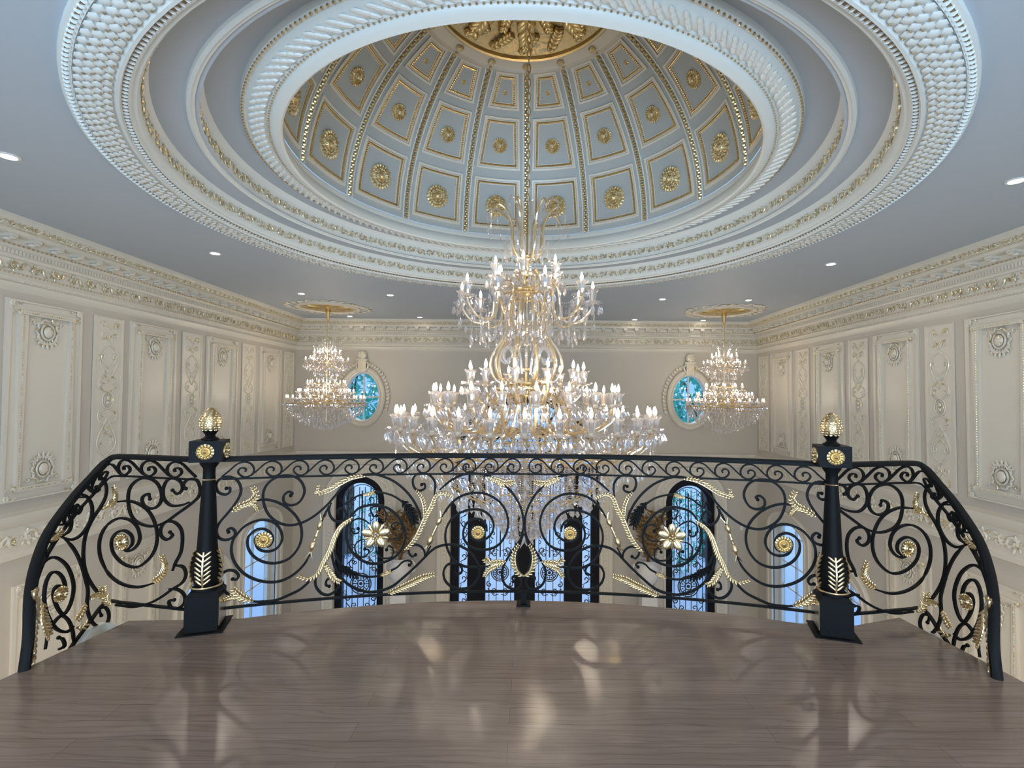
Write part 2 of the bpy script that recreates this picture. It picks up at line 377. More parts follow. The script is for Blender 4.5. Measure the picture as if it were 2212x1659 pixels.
# crown cornice: (projection from wall, height relative to eye)
CP = [(0.0, 1.30), (0.045, 1.354), (0.05, 1.40), (0.028, 1.42), (0.028, 1.47), (0.065, 1.50), (0.07, 1.525), (0.05, 1.535), (0.05, 1.69),
      (0.075, 1.70), (0.085, 1.735), (0.11, 1.74), (0.11, 1.80), (0.15, 1.83), (0.165, 1.87), (0.17, 1.93), (0.30, 1.945), (0.305, 1.99), (0.33, 2.0), (0.40, 2.075), (0.42, 2.09), (0.43, 2.13)]
def cornice(idx, fn, u0, u1, miter_ends, nun, prof=CP, what='crown'):
    mb = MB(); k = len(prof)
    v = []
    for end in (0, 1):
        for p, z in prof:
            u = (u0 + p) if end == 0 else (u1 - p)
            v.append((u, ZR(z), p))
    mb.add(v, [(q, q+1, k+q+1, k+q) for q in range(k-1)], fn)
    return mb
def crown(idx, fn, u0, u1):
    mb = cornice(idx, fn, u0, u1, True, 0)
    L = u1 - u0
    mb.mi = 1
    n = round(L / 0.27); w = L / n
    for i in range(n):
        c = u0 + (i + 0.5)*w
        scroll_unit(mb, w, 0.155, lambda p, c=c: fn((c + p[0], ZR(1.612) + p[1], 0.05 + p[2])), 1 if i % 2 else -1)
    # gilt leaf band under the ceiling
    n = round((L-0.7) / 0.15); w = (L-0.7) / n
    for i in range(n):
        c = u0 + 0.35 + (i + 0.5)*w
        for sgn in (1, -1):
            d = unit((0.6*sgn, 0.6, 0.5)); e2 = unit(cross((0, 0.7, -0.7), d)); n2 = cross(d, e2)
            mb.ell((c + 0.028*sgn, ZR(2.035), 0.365), (0.045, 0.017, 0.018), (d, e2, n2), 6, 4, fn)
        mb.ell((c + w/2, ZR(2.03), 0.36), (0.016, 0.028, 0.02), nu=6, nv=4, fn=fn)
    mb.tube([(u0+0.31, ZR(1.995), 0.325), (u1-0.31, ZR(1.995), 0.325)], 0.008, 6, (0, 0, 1), fn=fn)
    mb.mi = 2
    beads(mb, u0+0.17, u1-0.17, ZR(1.845), 0.172, 0.06, 0.014, fn)
    beads(mb, u0+0.08, u1-0.08, ZR(1.512), 0.075, 0.055, 0.011, fn)
    mb.mi = 0
    beads(mb, u0+0.05, u1-0.05, ZR(1.43), 0.036, 0.05, 0.012, fn)
    n = round(L / 0.048)
    for i in range(n):
        c = u0 + 0.1 + (L-0.2)*(i+0.5)/n; mb.box(c-0.013, c+0.013, ZR(1.745), ZR(1.79), 0.105, 0.128, fn)
    # leaf-faced brackets
    n = round((L - 0.5) / 0.305); w = (L - 0.5) / n
    for i in range(n):
        c = u0 + 0.25 + (i + 0.5)*w
        mb.box(c-0.05, c+0.05, ZR(1.90), ZR(1.944), 0.165, 0.285, fn)
        mb.ell((c, ZR(1.893), 0.27), (0.052, 0.02, 0.028), nu=8, nv=5, fn=fn)
        mb.ell((c, ZR(1.885), 0.20), (0.048, 0.03, 0.05), nu=8, nv=5, fn=fn)
        mb.box(c+0.085, c+0.215, ZR(1.935), ZR(1.944), 0.19, 0.28, fn)
    return mb
for i, (fn, a, b) in enumerate(((fL, YB, YF), (fR, YB, YF), (fF, -HX, HX), (fB, -HX, HX))):
    mb = crown(i, fn, a, b)
    tag(mk('trim_%d' % (i+1), mb, ['cream', 'gildscroll', 'goldpale']), kind='structure')
# string course with carved frieze
SPF = [(0.0, -2.12), (0.06, -2.09), (0.07, -2.03), (0.03, -2.0), (0.03, -1.70), (0.05, -1.68), (0.09, -1.63), (0.11, -1.58), (0.12, -1.53), (0.0, -1.50)]
def course(fn, u0, u1, zoff=0.0, prof=SPF, fz=-1.85, fh=0.26, n0=0.45):
    mb = MB(); k = len(prof); v = []
    for u in (u0, u1):
        for p, z in prof: v.append((u, ZR(z + zoff), p))
    mb.add(v, [(q, q+1, k+q+1, k+q) for q in range(k-1)], fn); mb.mi = 1
    n = round((u1-u0)/n0); w = (u1-u0)/n
    for i in range(n):
        c = u0 + (i+0.5)*w
        scroll_unit(mb, w, fh, lambda p, c=c: fn((c + p[0], ZR(fz + zoff) + p[1], 0.03 + p[2])), 1 if i % 2 else -1)
        scroll_unit(mb, w*0.7, fh*0.6, lambda p, c=c: fn((c + w*0.4 - p[0], ZR(fz + zoff) - 0.02 + p[1], 0.028 + p[2])), -1 if i % 2 else 1)
    return mb
for i, (fn, a, b) in enumerate(((fL, YB, YF), (fR, YB, YF))):
    tag(mk('trim_%d' % (i+5), course(fn, a, b), ['cream', 'gildlite']), kind='structure')
SPN = [(p, -1.50 + (z + 1.50)*0.62) for p, z in SPF]
for i, (a, b) in enumerate(((-HX, -2.62), (2.62, HX))):
    tag(mk('trim_%d' % (i+7), course(fF, a, b, 0, SPN, -1.715, 0.16, 0.32), ['cream', 'gildlite']), kind='structure')

# ------------------------------------------------------------------ round ceiling steps
def ring(mb, prof, n=NR): mb.lathe([(r, ZR(z)) for r, z in prof], n, (0, DY, 0))
def polar(r, a, z): return (r*math.sin(a), DY + r*math.cos(a), z)
mb = MB()
ring(mb, [(3.96, 2.131), (3.955, 2.10), (3.93, 2.095)]); 
ring(mb, [(3.905, 2.10), (3.89, 2.09), (3.875, 2.105), (3.84, 2.09), (3.79, 2.085), (3.73, 2.09), (3.68, 2.10), (3.665, 2.085), (3.645, 2.085), (3.635, 2.11)])
ring(mb, [(3.60, 2.12), (3.585, 2.12), (3.575, 2.14), (3.55, 2.14), (3.535, 2.16), (3.53, 2.20), (3.53, 2.32), (3.52, 2.34), (3.48, 2.37)])
mb.mi = 3
ring(mb, [(3.93, 2.095), (3.905, 2.10)]); ring(mb, [(3.635, 2.11), (3.60, 2.12)])
mb.mi = 0
nfl = 420
for i in range(nfl):
    a = 2*PI*i/nfl
    mb.ell(polar(3.918, a, ZR(2.093)), (0.0075, 0.024, 0.018), ((math.cos(a), -math.sin(a), 0), (math.sin(a), math.cos(a), 0), (0, 0, 1)), 5, 3)
    if i % 1 == 0: mb.ell(polar(3.617, a, ZR(2.108)), (0.007, 0.024, 0.012), ((math.cos(a), -math.sin(a), 0), (math.sin(a), math.cos(a), 0), (0, 0, 1)), 5, 3)
mb.mi = 0
ns = 250
for row in range(4):
    r = 3.855 - 0.047*row; z = 2.088 - (0.0 if row in (0, 3) else 0.006)
    for i in range(ns):
        a = 2*PI*(i + 0.5*(row % 2))/ns; ca, sa = math.cos(a), math.sin(a)
        mb.mi = 0
        mb.ell(polar(r, a, ZR(z)), (0.046, 0.034, 0.010), ((ca, -sa, 0), (sa, ca, 0), (0, 0, 1)), 6, 4)
        mb.mi = 2
        if (i + row) % 2 == 0: mb.ell(polar(r-0.02, a, ZR(z-0.012)), 0.0085, nu=5, nv=3)
mb.mi = 1
def fascia_scrolls(mb, r, z, h, count):
    for i in range(count):
        for k in (0, 1):
            a0 = 2*PI*(i + 0.5*k)/count; w = 2*PI*r/count/2
            def fn(p, a0=a0): a = a0 + p[0]/r; q = r - p[2]; return (q*math.sin(a), DY + q*math.cos(a), ZR(z) + p[1])
            scroll_unit(mb, w*0.95, h, fn, 1 if k else -1, r=h*0.06, out=0.008, seg=10)
fascia_scrolls(mb, 3.53, 2.255, 0.125, 62)
tag(mk('trim_9', mb, ['white', 'gildscroll', 'goldpale', 'darkgold']), kind='structure')
mb = MB(); ring(mb, [(3.50, 2.365), (3.16, 2.365)]); ring(mb, [(3.17, 2.625), (2.80, 2.625)])
tag(mk('trim_10', mb, 'ceil'), kind='structure')
mb = MB(); ring(mb, [(3.26, 2.366), (3.25, 2.345), (3.225, 2.335), (3.215, 2.35), (3.195, 2.352), (3.19, 2.38), (3.185, 2.57), (3.17, 2.59), (3.14, 2.626)])
mb.mi = 1; fascia_scrolls(mb, 3.187, 2.475, 0.125, 58)
tag(mk('trim_11', mb, ['white', 'gildscroll']), kind='structure')
mb = MB(); ring(mb, [(2.88, 2.626), (2.87, 2.58), (2.85, 2.565), (2.83, 2.57), (2.81, 2.545), (2.76, 2.525), (2.70, 2.53), (2.67, 2.545), (2.66, 2.53), (2.64, 2.53), (2.63, 2.51), (2.60, 2.495), (2.55, 2.485), (2.53, 2.50), (2.53, 2.56), (2.56, 2.62), (2.60, 2.66), (2.60, 2.72), (2.61, 2.74)])
for i in range(150):
    for k in (-1, 0, 1):
        a = 2*PI*(i + 0.33*k)/150; r = 2.745 + 0.035*k; t = a + 0.9
        d = (math.sin(t), math.cos(t), 0); e2 = (math.cos(t), -math.sin(t), 0)
        mb.ell(polar(r, a, ZR(2.522)), (0.05, 0.022, 0.016), (d, e2, (0, 0, 1)), 6, 4)
mb.mi = 1
for i in range(330): mb.ell(polar(2.857, 2*PI*i/330, ZR(2.562)), 0.014, nu=5, nv=3)
for i in range(360): mb.ell(polar(2.648, 2*PI*i/360, ZR(2.526)), 0.010, nu=5, nv=3)
tag(mk('trim_12', mb, ['white', 'goldpale']), kind='structure')

# ------------------------------------------------------------------ coffered dome
R0, HD, ZD = 2.60, 2.36, 2.74
def dome(th, ph, out=0.0):
    r = (R0 - out)*math.cos(ph); return (r*math.sin(th), r*math.cos(th), (HD - out)*math.sin(ph))
def dnorm(th, ph): return unit((-math.cos(ph)*math.sin(th), -math.cos(ph)*math.cos(th), -math.sin(ph)*1.05))
PH1 = math.radians(58.5)
DM = thing('coffered_dome', 'pale blue-grey round dome with white coffers and gold rosettes above the largest chandelier', 'dome', (0, DY, ZR(ZD)))
mb = MB(); mb.lathe([(R0*math.cos(PH1*i/24)+0.002, HD*math.sin(PH1*i/24)) for i in range(25)], NR)
mk('shell', mb, 'domep', DM)
rows = [(2.6, 21.2, 0.113, 0.115), (25.3, 42.7, 0.115, 0.12), (46.0, 57.2, 0.125, 0.13)]
ros_d = [0.175, 0.115, 0.035]
def rosette_mesh(R, name, rings=3, petals=20, mats='gildrich', hz=1.5):
    mb = MB(); mb.lathe([(R*0.99, 0), (R*0.98, R*0.06), (R*0.8, R*0.10), (R*0.74, R*0.05), (R*0.6, R*0.14), (R*0.5, R*0.07), (R*0.36, R*0.20), (R*0.26, R*0.12), (R*0.2, R*0.25), (R*0.001, R*0.33)], 28)
    for k in range(petals):
        a = 2*PI*k/petals; d = (math.cos(a), math.sin(a), 0); e2 = (-math.sin(a), math.cos(a), 0)
        mb.ell((d[0]*R*0.86, d[1]*R*0.86, R*0.10), (R*0.17, R*0.105, R*0.13), (d, e2, (0, 0, 1)), 6, 4)
        mb.ell((d[0]*R*0.44, d[1]*R*0.44, R*0.13), (R*0.07, R*0.035, R*0.06), (d, e2, (0, 0, 1)), 5, 3)
        if rings > 2: mb.ell((d[0]*R*0.6, d[1]*R*0.6, R*0.13), (R*0.09, R*0.07, R*0.06), (d, e2, (0, 0, 1)), 5, 3)
    mb.v = [(a, b, c*hz) for a, b, c in mb.v]
    return mesh(mb, mats, name)
for ri, (pa, pb, m0, m1) in enumerate(rows):
    pa, pb = math.radians(pa), math.radians(pb)
    def half(ph, m): r = R0*math.cos(ph); return (r*PI/16 - m)/r
    def path(ins, out, k=8):
        q = ins / R0
        a, b = pa + q, pb - q
        pts = []; nn = []
        ha = half(a, m0 + ins); hb = half(b, m1 + ins)
        cor = [(-ha, a), (ha, a), (hb, b), (-hb, b)]
        for i in range(4):
            (t0, p0), (t1, p1) = cor[i], cor[(i+1) % 4]
            for j in range(k): s = j/k; t, p = t0+(t1-t0)*s, p0+(p1-p0)*s; pts.append(dome(t, p, out)); nn.append(dnorm(t, p))
        return pts, nn
    mb = MB()
    pts, nn = path(0.0, 0.004); mb.bar(pts, 0.030, 0.030, nn, True, flat=True)
    pts, nn = path(0.035, 0.0); mb.bar(pts, 0.022, 0.018, nn, True, flat=True)
    pts, nn = path(0.075, 0.0); mb.bar(pts, 0.020, 0.014, nn, True, flat=True)
    mb.mi = 1
    pts, nn = path(0.056, 0.012, 24 if ri < 2 else 14)
    for p, q in zip(pts, nn): mb.ell(p, 0.019, nu=5, nv=3)
    cm = mesh(mb, ['cream', 'gold'], 'coffer')
    rm = rosette_mesh(ros_d[ri], 'rosette', 3 if ri == 0 else 2, 20 if ri < 2 else 8)
    pc = (pa + pb)/2 - 0.01
    for s in range(16):
        a = (s + 0.5)*PI/8
        c = ob('coffer', cm, DM, (0, 0, 0), (0, 0, -a))
        p = dome(0, pc, 0.0); n = Vector(dnorm(0, pc))
        r_ = ob('rosette', rm, c, p, n.to_track_quat('Z', 'Y').to_euler())
        r_['label'] = 'gold rosette'
mb = MB()
for s in (-1, 1):
    P = [dome(s*0.046/(R0*math.cos(PH1*i/20)), PH1*i/20, 0.0) for i in range(21)]; N = [dnorm(0, PH1*i/20) for i in range(21)]
    mb.bar(P, 0.018, 0.024, N)
mb.mi = 1
for i in range(64):
    ph = PH1*(i+0.5)/64
    mb.ell(dome(0.012*(1 if i % 2 else -1)/(R0*math.cos(ph)), ph, 0.008), (0.028, 0.028, 0.022), nu=6, nv=4)
rbm = mesh(mb, ['white', 'gold'], 'rib')
for s in range(16): ob('rib', rbm, DM, (0, 0, 0), (0, 0, -s*PI/8))
zt = HD*math.sin(PH1)
mb = MB(); mb.lathe([(1.40, zt-0.03), (1.37, zt-0.035), (1.355, zt), (1.34, zt+0.01), (1.20, zt+0.02), (1.17, zt+0.03)], 96)
mk('apex_ring', mb, 'cream', DM)
mb = MB(); mb.lathe([(1.17, zt+0.03), (1.165, zt-0.005), (1.14, zt-0.02), (1.115, zt-0.005), (1.11, zt+0.04)], 96); mk('gold_hoop', mb, 'gold', DM)
mb = MB()
for s in range(16):
    a = s*PI/8
    for k in range(7):
        b = k*2*PI/6; rr = 0.028 if k < 6 else 0
        c = (1.27*math.sin(a) + rr*math.cos(b), 1.27*math.cos(a) + rr*math.sin(b), zt - 0.005); mb.ell(c, 0.028, nu=6, nv=4)
mk('bosses', mb, 'gildrich', DM)
mb = MB(); mb.lathe([(1.12, zt+0.04), (0.9, zt+0.16), (0.6, zt+0.25), (0.3, zt+0.29), (0.001, zt+0.3)], 64); mk('apex_cap', mb, 'gildrich', DM)
mb = MB()
for s in range(16):
    a = s*PI/8; long = s % 2 == 0
    def cap(r, da=0.0, o=0.0): return (r*math.sin(a+da), r*math.cos(a+da), zt + 0.30 - 0.21*r*r - o)
    leafy(mb, [cap(0.12), cap(0.4), cap(0.7), cap(0.98 if long else 0.8)], (0, 0, -1), 0.17 if long else 0.12, 0, 12, 0.07, 0.03, 1.5)
    leafy(mb, [cap(1.06, -0.1), cap(1.0, -0.03), cap(0.9, 0.08), cap(0.84, 0.15)], (0, 0, -1), 0.10, 0, 6, 0.05, 0.02, 1.5)
for k in range(3): mb.lathe([(0.22-0.05*k, zt+0.28-0.05*k), (0.2-0.05*k, zt+0.24-0.05*k), (0.12-0.03*k, zt+0.2-0.05*k)], 24)
mk('apex_leaves', mb, 'gold', DM)

# ------------------------------------------------------------------ wall panels (local: x along wall, z up, -y into the room)
def panel_frame(mb, w, h, m, sec_w, sec_t, out, notch=0.0):
    x, z = w/2 - m, h/2 - m; k = notch
    if k:
        P = []
        for sx, sz, a0 in ((-1, -1, 0), (1, -1, 1), (1, 1, 2), (-1, 1, 3)):
            cx, cz = sx*x, sz*z
            arc = [(cx - sx*k*math.cos(t)*1.0, cz - sz*k*math.sin(t)) for t in (0, PI/8, PI/4, 3*PI/8, PI/2)]
            if a0 in (0, 2): arc = arc[::-1] if a0 in (0, 2) else arc
            if a0 == 0: arc = [(cx, cz + k*1.0)] + [(cx + k*math.sin(t), cz + k*math.cos(t)) for t in (PI/8, PI/4, 3*PI/8)] + [(cx + k, cz)]
            elif a0 == 1: arc = [(cx - k, cz)] + [(cx - k*math.cos(t), cz + k*math.sin(t)) for t in (PI/8, PI/4, 3*PI/8)] + [(cx, cz + k)]
            elif a0 == 2: arc = [(cx, cz - k)] + [(cx - k*math.sin(t), cz - k*math.cos(t)) for t in (PI/8, PI/4, 3*PI/8)] + [(cx - k, cz)]
            else: arc = [(cx + k, cz)] + [(cx + k*math.cos(t), cz - k*math.sin(t)) for t in (PI/8, PI/4, 3*PI/8)] + [(cx, cz - k)]
            P += arc
    else: P = [(-x, -z), (x, -z), (x, z), (-x, z)]
    pts = [(a, -out, b) for a, b in P]
    mb.bar(pts, sec_w, sec_t, (0, -1, 0), True, flat=True)
    return P
def cartouche(mb, cz, sgn, s=1.0):
    """oval boss held by scrolls and leaves"""
    mb.ell((0, -0.04, cz), (0.062*s, 0.03, 0.075*s), nu=12, nv=7)
    ringp = [(0.085*s*math.cos(a), -0.035, cz + 0.10*s*math.sin(a)) for a in [2*PI*i/16 for i in range(16)]]
    mb.tube(ringp, 0.013*s, 6, (0, -1, 0), True)
    for sx in (-1, 1):
        for (bx, bz, r, a0, a1) in ((0.13, 0.06, 0.05, 0.5, 5.0), (0.12, -0.08, 0.045, -0.5, -5.0), (0.19, 0.11, 0.03, 0.3, 4.8), (0.055, -0.14, 0.028, 0, -4.5)):
            sp = spiral(bx*s, bz*s*sgn, r*s, a0*sgn, 0.008*s, a1*sgn, 14)
            mb.tube([(sx*x, -0.03, cz + z) for x, z in sp], 0.010*s, 5, (0, -1, 0))
        for k in range(10):
            a = -1.35 + k*0.30; q = a + PI/2 + 0.55*(1 if k % 2 else -1); d = unit((sx*math.cos(q), -0.2, sgn*math.sin(q))); e2 = unit(cross((0, -1, 0), d)); n2 = cross(d, e2)
            mb.ell((sx*math.cos(a)*0.135*s, -0.03, cz + sgn*math.sin(a)*0.155*s), (0.042*s, 0.014*s, 0.013), (d, e2, n2), 6, 4)
    for k in range(5):
        a = sgn*(-PI/2) + (k-2)*0.35; d = (math.cos(a), -0.1, math.sin(a)); d = unit(d); e2 = unit(cross((0, -1, 0), d)); n2 = cross(d, e2)
        mb.ell((d[0]*0.15*s, -0.03, cz + d[2]*0.17*s), (0.055*s, 0.016*s, 0.014), (d, e2, n2), 6, 4)
PH_ = 2.57; PZ = ZR(-0.085)
def make_panel(w=1.03, h=PH_, label='', s=1.0):
    t = thing('wall_panel', label, 'wall panel')
    mb = MB(); mb.box(-w/2, w/2, -0.014, 0.0, -h/2, h/2); P = panel_frame(mb, w, h, 0.012, 0.03, 0.035, 0.016)
    mk('board', mb, 'cream', t)
    mb = MB()
    for sx in (-1, 1):
        for sz in (-1, 1):
            for k in range(6):
                a = k*PI/3; mb.ell((sx*(w/2-0.05) + 0.022*math.cos(a), -0.03, sz*(h/2-0.05) + 0.022*math.sin(a)), (0.022, 0.014, 0.022), nu=6, nv=4)
            mb.tube([(sx*x, -0.025, sz*z) for x, z in ((w/2-0.06, h/2-0.16), (w/2-0.015, h/2-0.12), (w/2-0.03, h/2-0.02), (w/2-0.13, h/2-0.015), (w/2-0.17, h/2-0.05))], 0.012, 5, (0, -1, 0))
    mk('corner_leaves', mb, 'gildlite', t)
    iw, ih = w*0.66, h - 0.32
    mb = MB(); panel_frame(mb, iw, ih, 0.0, 0.05, 0.05, 0.03)
    mb.box(-iw/2-0.06, iw/2+0.06, -0.07, -0.01, ih/2-0.02, ih/2+0.035); mb.box(-iw/2-0.06, iw/2+0.06, -0.07, -0.01, -ih/2-0.035, -ih/2+0.02)
    mb.mi = 1
    n = 64
    for sx in (-1, 1):
        for i in range(n): mb.ell((sx*(iw/2), -0.055, -ih/2 + ih*(i+0.5)/n), (0.010, 0.010, 0.015), nu=5, nv=3)
    for sz in (-1, 1):
        for i in range(20): mb.ell((-iw/2 + iw*(i+0.5)/20, -0.07, sz*(ih/2+0.006)), (0.015, 0.010, 0.010), nu=5, nv=3)
        for sx in (-1, 1): mb.ell((sx*(iw/2+0.045), -0.05, sz*(ih/2)), (0.035, 0.03, 0.04), nu=8, nv=5)
    mk('inner_frame', mb, ['cream', 'gild'], t)
    for sz in (1, -1):
        mb = MB(); cartouche(mb, sz*(ih/2 - 0.21*s), sz, s*1.05); mk('cartouche', mb, 'gildlite', t)
    return t
def make_strip(w=0.53, h=PH_, label=''):
    t = thing('ornament_panel', label, 'wall panel')
    mb = MB(); mb.box(-w/2, w/2, -0.012, 0.0, -h/2, h/2); panel_frame(mb, w, h, 0.01, 0.02, 0.02, 0.014); mk('board', mb, 'cream', t)
    mb = MB(); r = 0.0115
    def S(pts, rr=r):
        for sx in (-1, 1): mb.tube([(sx*x, -0.018, z) for x, z in smooth(pts, 3)], rr, 5, (0, -1, 0))
    for base, f in ((0.0, 1), (0.0, -1)):
        # heart pair, lyre, medallion repeated up and down
        S([(0.0, f*0.28), (0.06, f*0.38), (0.15, f*0.55), (0.17, f*0.68), (0.12, f*0.78), (0.03, f*0.84), (0.0, f*0.87)])
        S(spiral(0.10, f*0.66, 0.05, 0.4*f, 0.012, 5.5*f, 14)); S([(0.14, f*0.68), (0.12, f*0.60), (0.04, f*0.52), (0.0, f*0.50)])
        S([(0.02, f*0.90), (0.06, f*1.0), (0.13, f*1.03), (0.15, f*0.97), (0.11, f*0.94), (0.08, f*0.97)])
        S(spiral(0.12, f*1.15, 0.055, -1.5*f, 0.012, 4.0*f, 14)); S([(0.0, f*1.06), (0.05, f*1.12), (0.10, f*1.20), (0.17, f*1.19)])
        S(spiral(0.12, f*0.22, 0.055, 2.5*f, 0.012, -3.2*f, 14)); S([(0.05, f*0.14), (0.10, f*0.16), (0.17, f*0.20), (0.15, f*0.32), (0.06, f*0.36)])
        for k in range(6):
            a = 0.5 + k*0.42
            for sx in (-1, 1):
                d = unit((sx*math.cos(a), -0.2, f*math.sin(a))); e2 = unit(cross((0, -1, 0), d)); n2 = cross(d, e2)
                mb.ell((d[0]*0.05, -0.02, f*0.92 + d[2]*0.05), (0.035, 0.010, 0.010), (d, e2, n2), 6, 4)
                mb.ell((d[0]*0.05, -0.02, f*0.40 + d[2]*0.05), (0.030, 0.010, 0.010), (d, e2, n2), 6, 4)
                mb.ell((sx*0.12 + d[0]*0.03, -0.02, f*1.15 + d[2]*0.03), (0.025, 0.010, 0.010), (d, e2, n2), 6, 4)
    mb.tube([(0.10*math.cos(2*PI*i/20), -0.02, 0.13*math.sin(2*PI*i/20)) for i in range(20)], 0.011, 6, (0, -1, 0), True)
    mb.tube([(0.07*math.cos(2*PI*i/16), -0.02, 0.095*math.sin(2*PI*i/16)) for i in range(16)], 0.008, 6, (0, -1, 0), True)
    mb.ell((0, -0.025, 0.03), (0.028, 0.018, 0.04), nu=8, nv=5); mb.ell((0, -0.022, -0.04), (0.04, 0.016, 0.03), nu=8, nv=5)
    mk('relief', mb, 'gildlite', t)
    return t
pan0 = make_panel(); str0 = make_strip()
panY = [2.75, 4.75, 6.73, 8.68, 10.62, 12.60]; strY = [1.8, 3.75, 5.77, 7.74, 9.66, 11.62, 13.56]
ordp = {12.60: 'farthest down the room, beside the corner', 10.62: 'second from the far corner', 8.68: 'third from the far corner', 6.73: 'fourth from the far corner', 4.75: 'nearest to the landing', 2.75: 'beside the stair'}
ords = {13.56: 'tight against the far corner', 11.62: 'second from the far corner', 9.66: 'third from the far corner', 7.74: 'fourth from the far corner', 5.77: 'nearest beside the landing', 3.75: 'beside the stair', 1.8: 'beside the near stair'}
first = {'p': True, 's': True}
for side, rot, x in (('left', -PI/2, -HX), ('right', PI/2, HX)):
    # local -y must point into the room
    rz = PI/2 if side == 'left' else -PI/2
    for y in panY:
        if y < 4 : continue
        o = pan0 if first['p'] else copy_tree(pan0); first['p'] = False
        o.location = (x + (0.004 if x < 0 else -0.004), y, PZ); o.rotation_euler = (0, 0, rz)
        tag(o, 'tall cream framed panel with two oval cartouches on the %s wall, %s' % (side, ordp[y]), 'wall panel', 'framed panels on the %s wall' % side)
    for y in strY:
        if y < 5: continue
        o = str0 if first['s'] else copy_tree(str0); first['s'] = False
        o.location = (x + (0.004 if x < 0 else -0.004), y, PZ); o.rotation_euler = (0, 0, rz)
        tag(o, 'narrow carved scrollwork strip on the %s wall, %s' % (side, ords[y]), 'wall panel', 'carved strips on the %s wall' % side)
# lower storey panels
low0 = None
for side, x in (('left', -HX), ('right', HX)):
    rz = PI/2 if side == 'left' else -PI/2
    for y, lab in ((8.45, 'beside the near arched side window'), (6.9, 'low behind the stair railing')):
        if low0 is None:
            low0 = make_panel(0.95, 2.0, '', 1.0); o = low0
        else: o = copy_tree(low0)
        o.location = (x, y, ZR(-3.45)); o.rotation_euler = (0, 0, rz)
        tag(o, 'lower storey cream panel with cartouche on the %s wall, %s' % (side, lab), 'wall panel', 'lower panels on the %s wall' % side)

# ------------------------------------------------------------------ windows and doors
def casing(fn, loop, w, name, parent, mats=('cream', 'gildlite'), egg=True, out0=0.0):
    """moulded surround following an open arch outline (2D u,z)"""
    mb = MB(); n = len(loop)
    P = [(u, z, 0.0) for u, z in loop]
    prof = [(0.0, -0.02), (0.0, 0.05), (w*0.18, 0.055), (w*0.22, 0.03), (w*0.62, 0.035), (w*0.68, 0.06), (w*0.9, 0.07), (w, 0.045), (w, 0.0)]
    # outward offset normals
    cx = sum(p[0] for p in loop)/n; v = []
    for i in range(n):
        a = loop[max(i-1, 0)]; b = loop[min(i+1, n-1)]; tx, tz = b[0]-a[0], b[1]-a[1]; L = math.hypot(tx, tz) or 1
        nx, nz = -tz/L, tx/L
        for d, o in prof: v.append((loop[i][0] + nx*d, loop[i][1] + nz*d, o + out0))
    k = len(prof); mb.add(v, [(i*k+q, i*k+q+1, (i+1)*k+q+1, (i+1)*k+q) for i in range(n-1) for q in range(k-1)], fn)
    if egg:
        mb.mi = 1; L = 0
        for i in range(n-1):
            a, b = loop[i], loop[i+1]; s = math.dist(a, b); m = max(1, int(s/0.11)); tx, tz = (b[0]-a[0])/s, (b[1]-a[1])/s
            for j in range(m):
                u = a[0] + tx*s*(j+0.5)/m - tz*w*0.42; z = a[1] + tz*s*(j+0.5)/m + tx*w*0.42
                mb.ell((u, z, 0.035 + out0), (0.04, 0.035, 0.012), nu=6, nv=4, fn=fn)
    return mk(name, mb, list(mats), parent)
def closedcasing(fn, cx, cz, a, b, w, parent):
    mb = MB(); n = 56; prof = [(-0.02, -0.1), (0.0, 0.05), (w*0.25, 0.06), (w*0.35, 0.035), (w*0.75, 0.045), (w*0.85, 0.07), (w, 0.05), (w*1.05, 0.0)]
    v = []
    for i in range(n):
        t = 2*PI*i/n
        for d, o in prof: v.append((cx + (a+d)*math.cos(t), cz + (b+d)*math.sin(t), o))
    k = len(prof); mb.add(v, [(i*k+q, ((i+1) % n)*k+q, ((i+1) % n)*k+q+1, i*k+q+1) for i in range(n) for q in range(k-1)], fn)
    return mk('window_surround', mb, 'cream', parent)
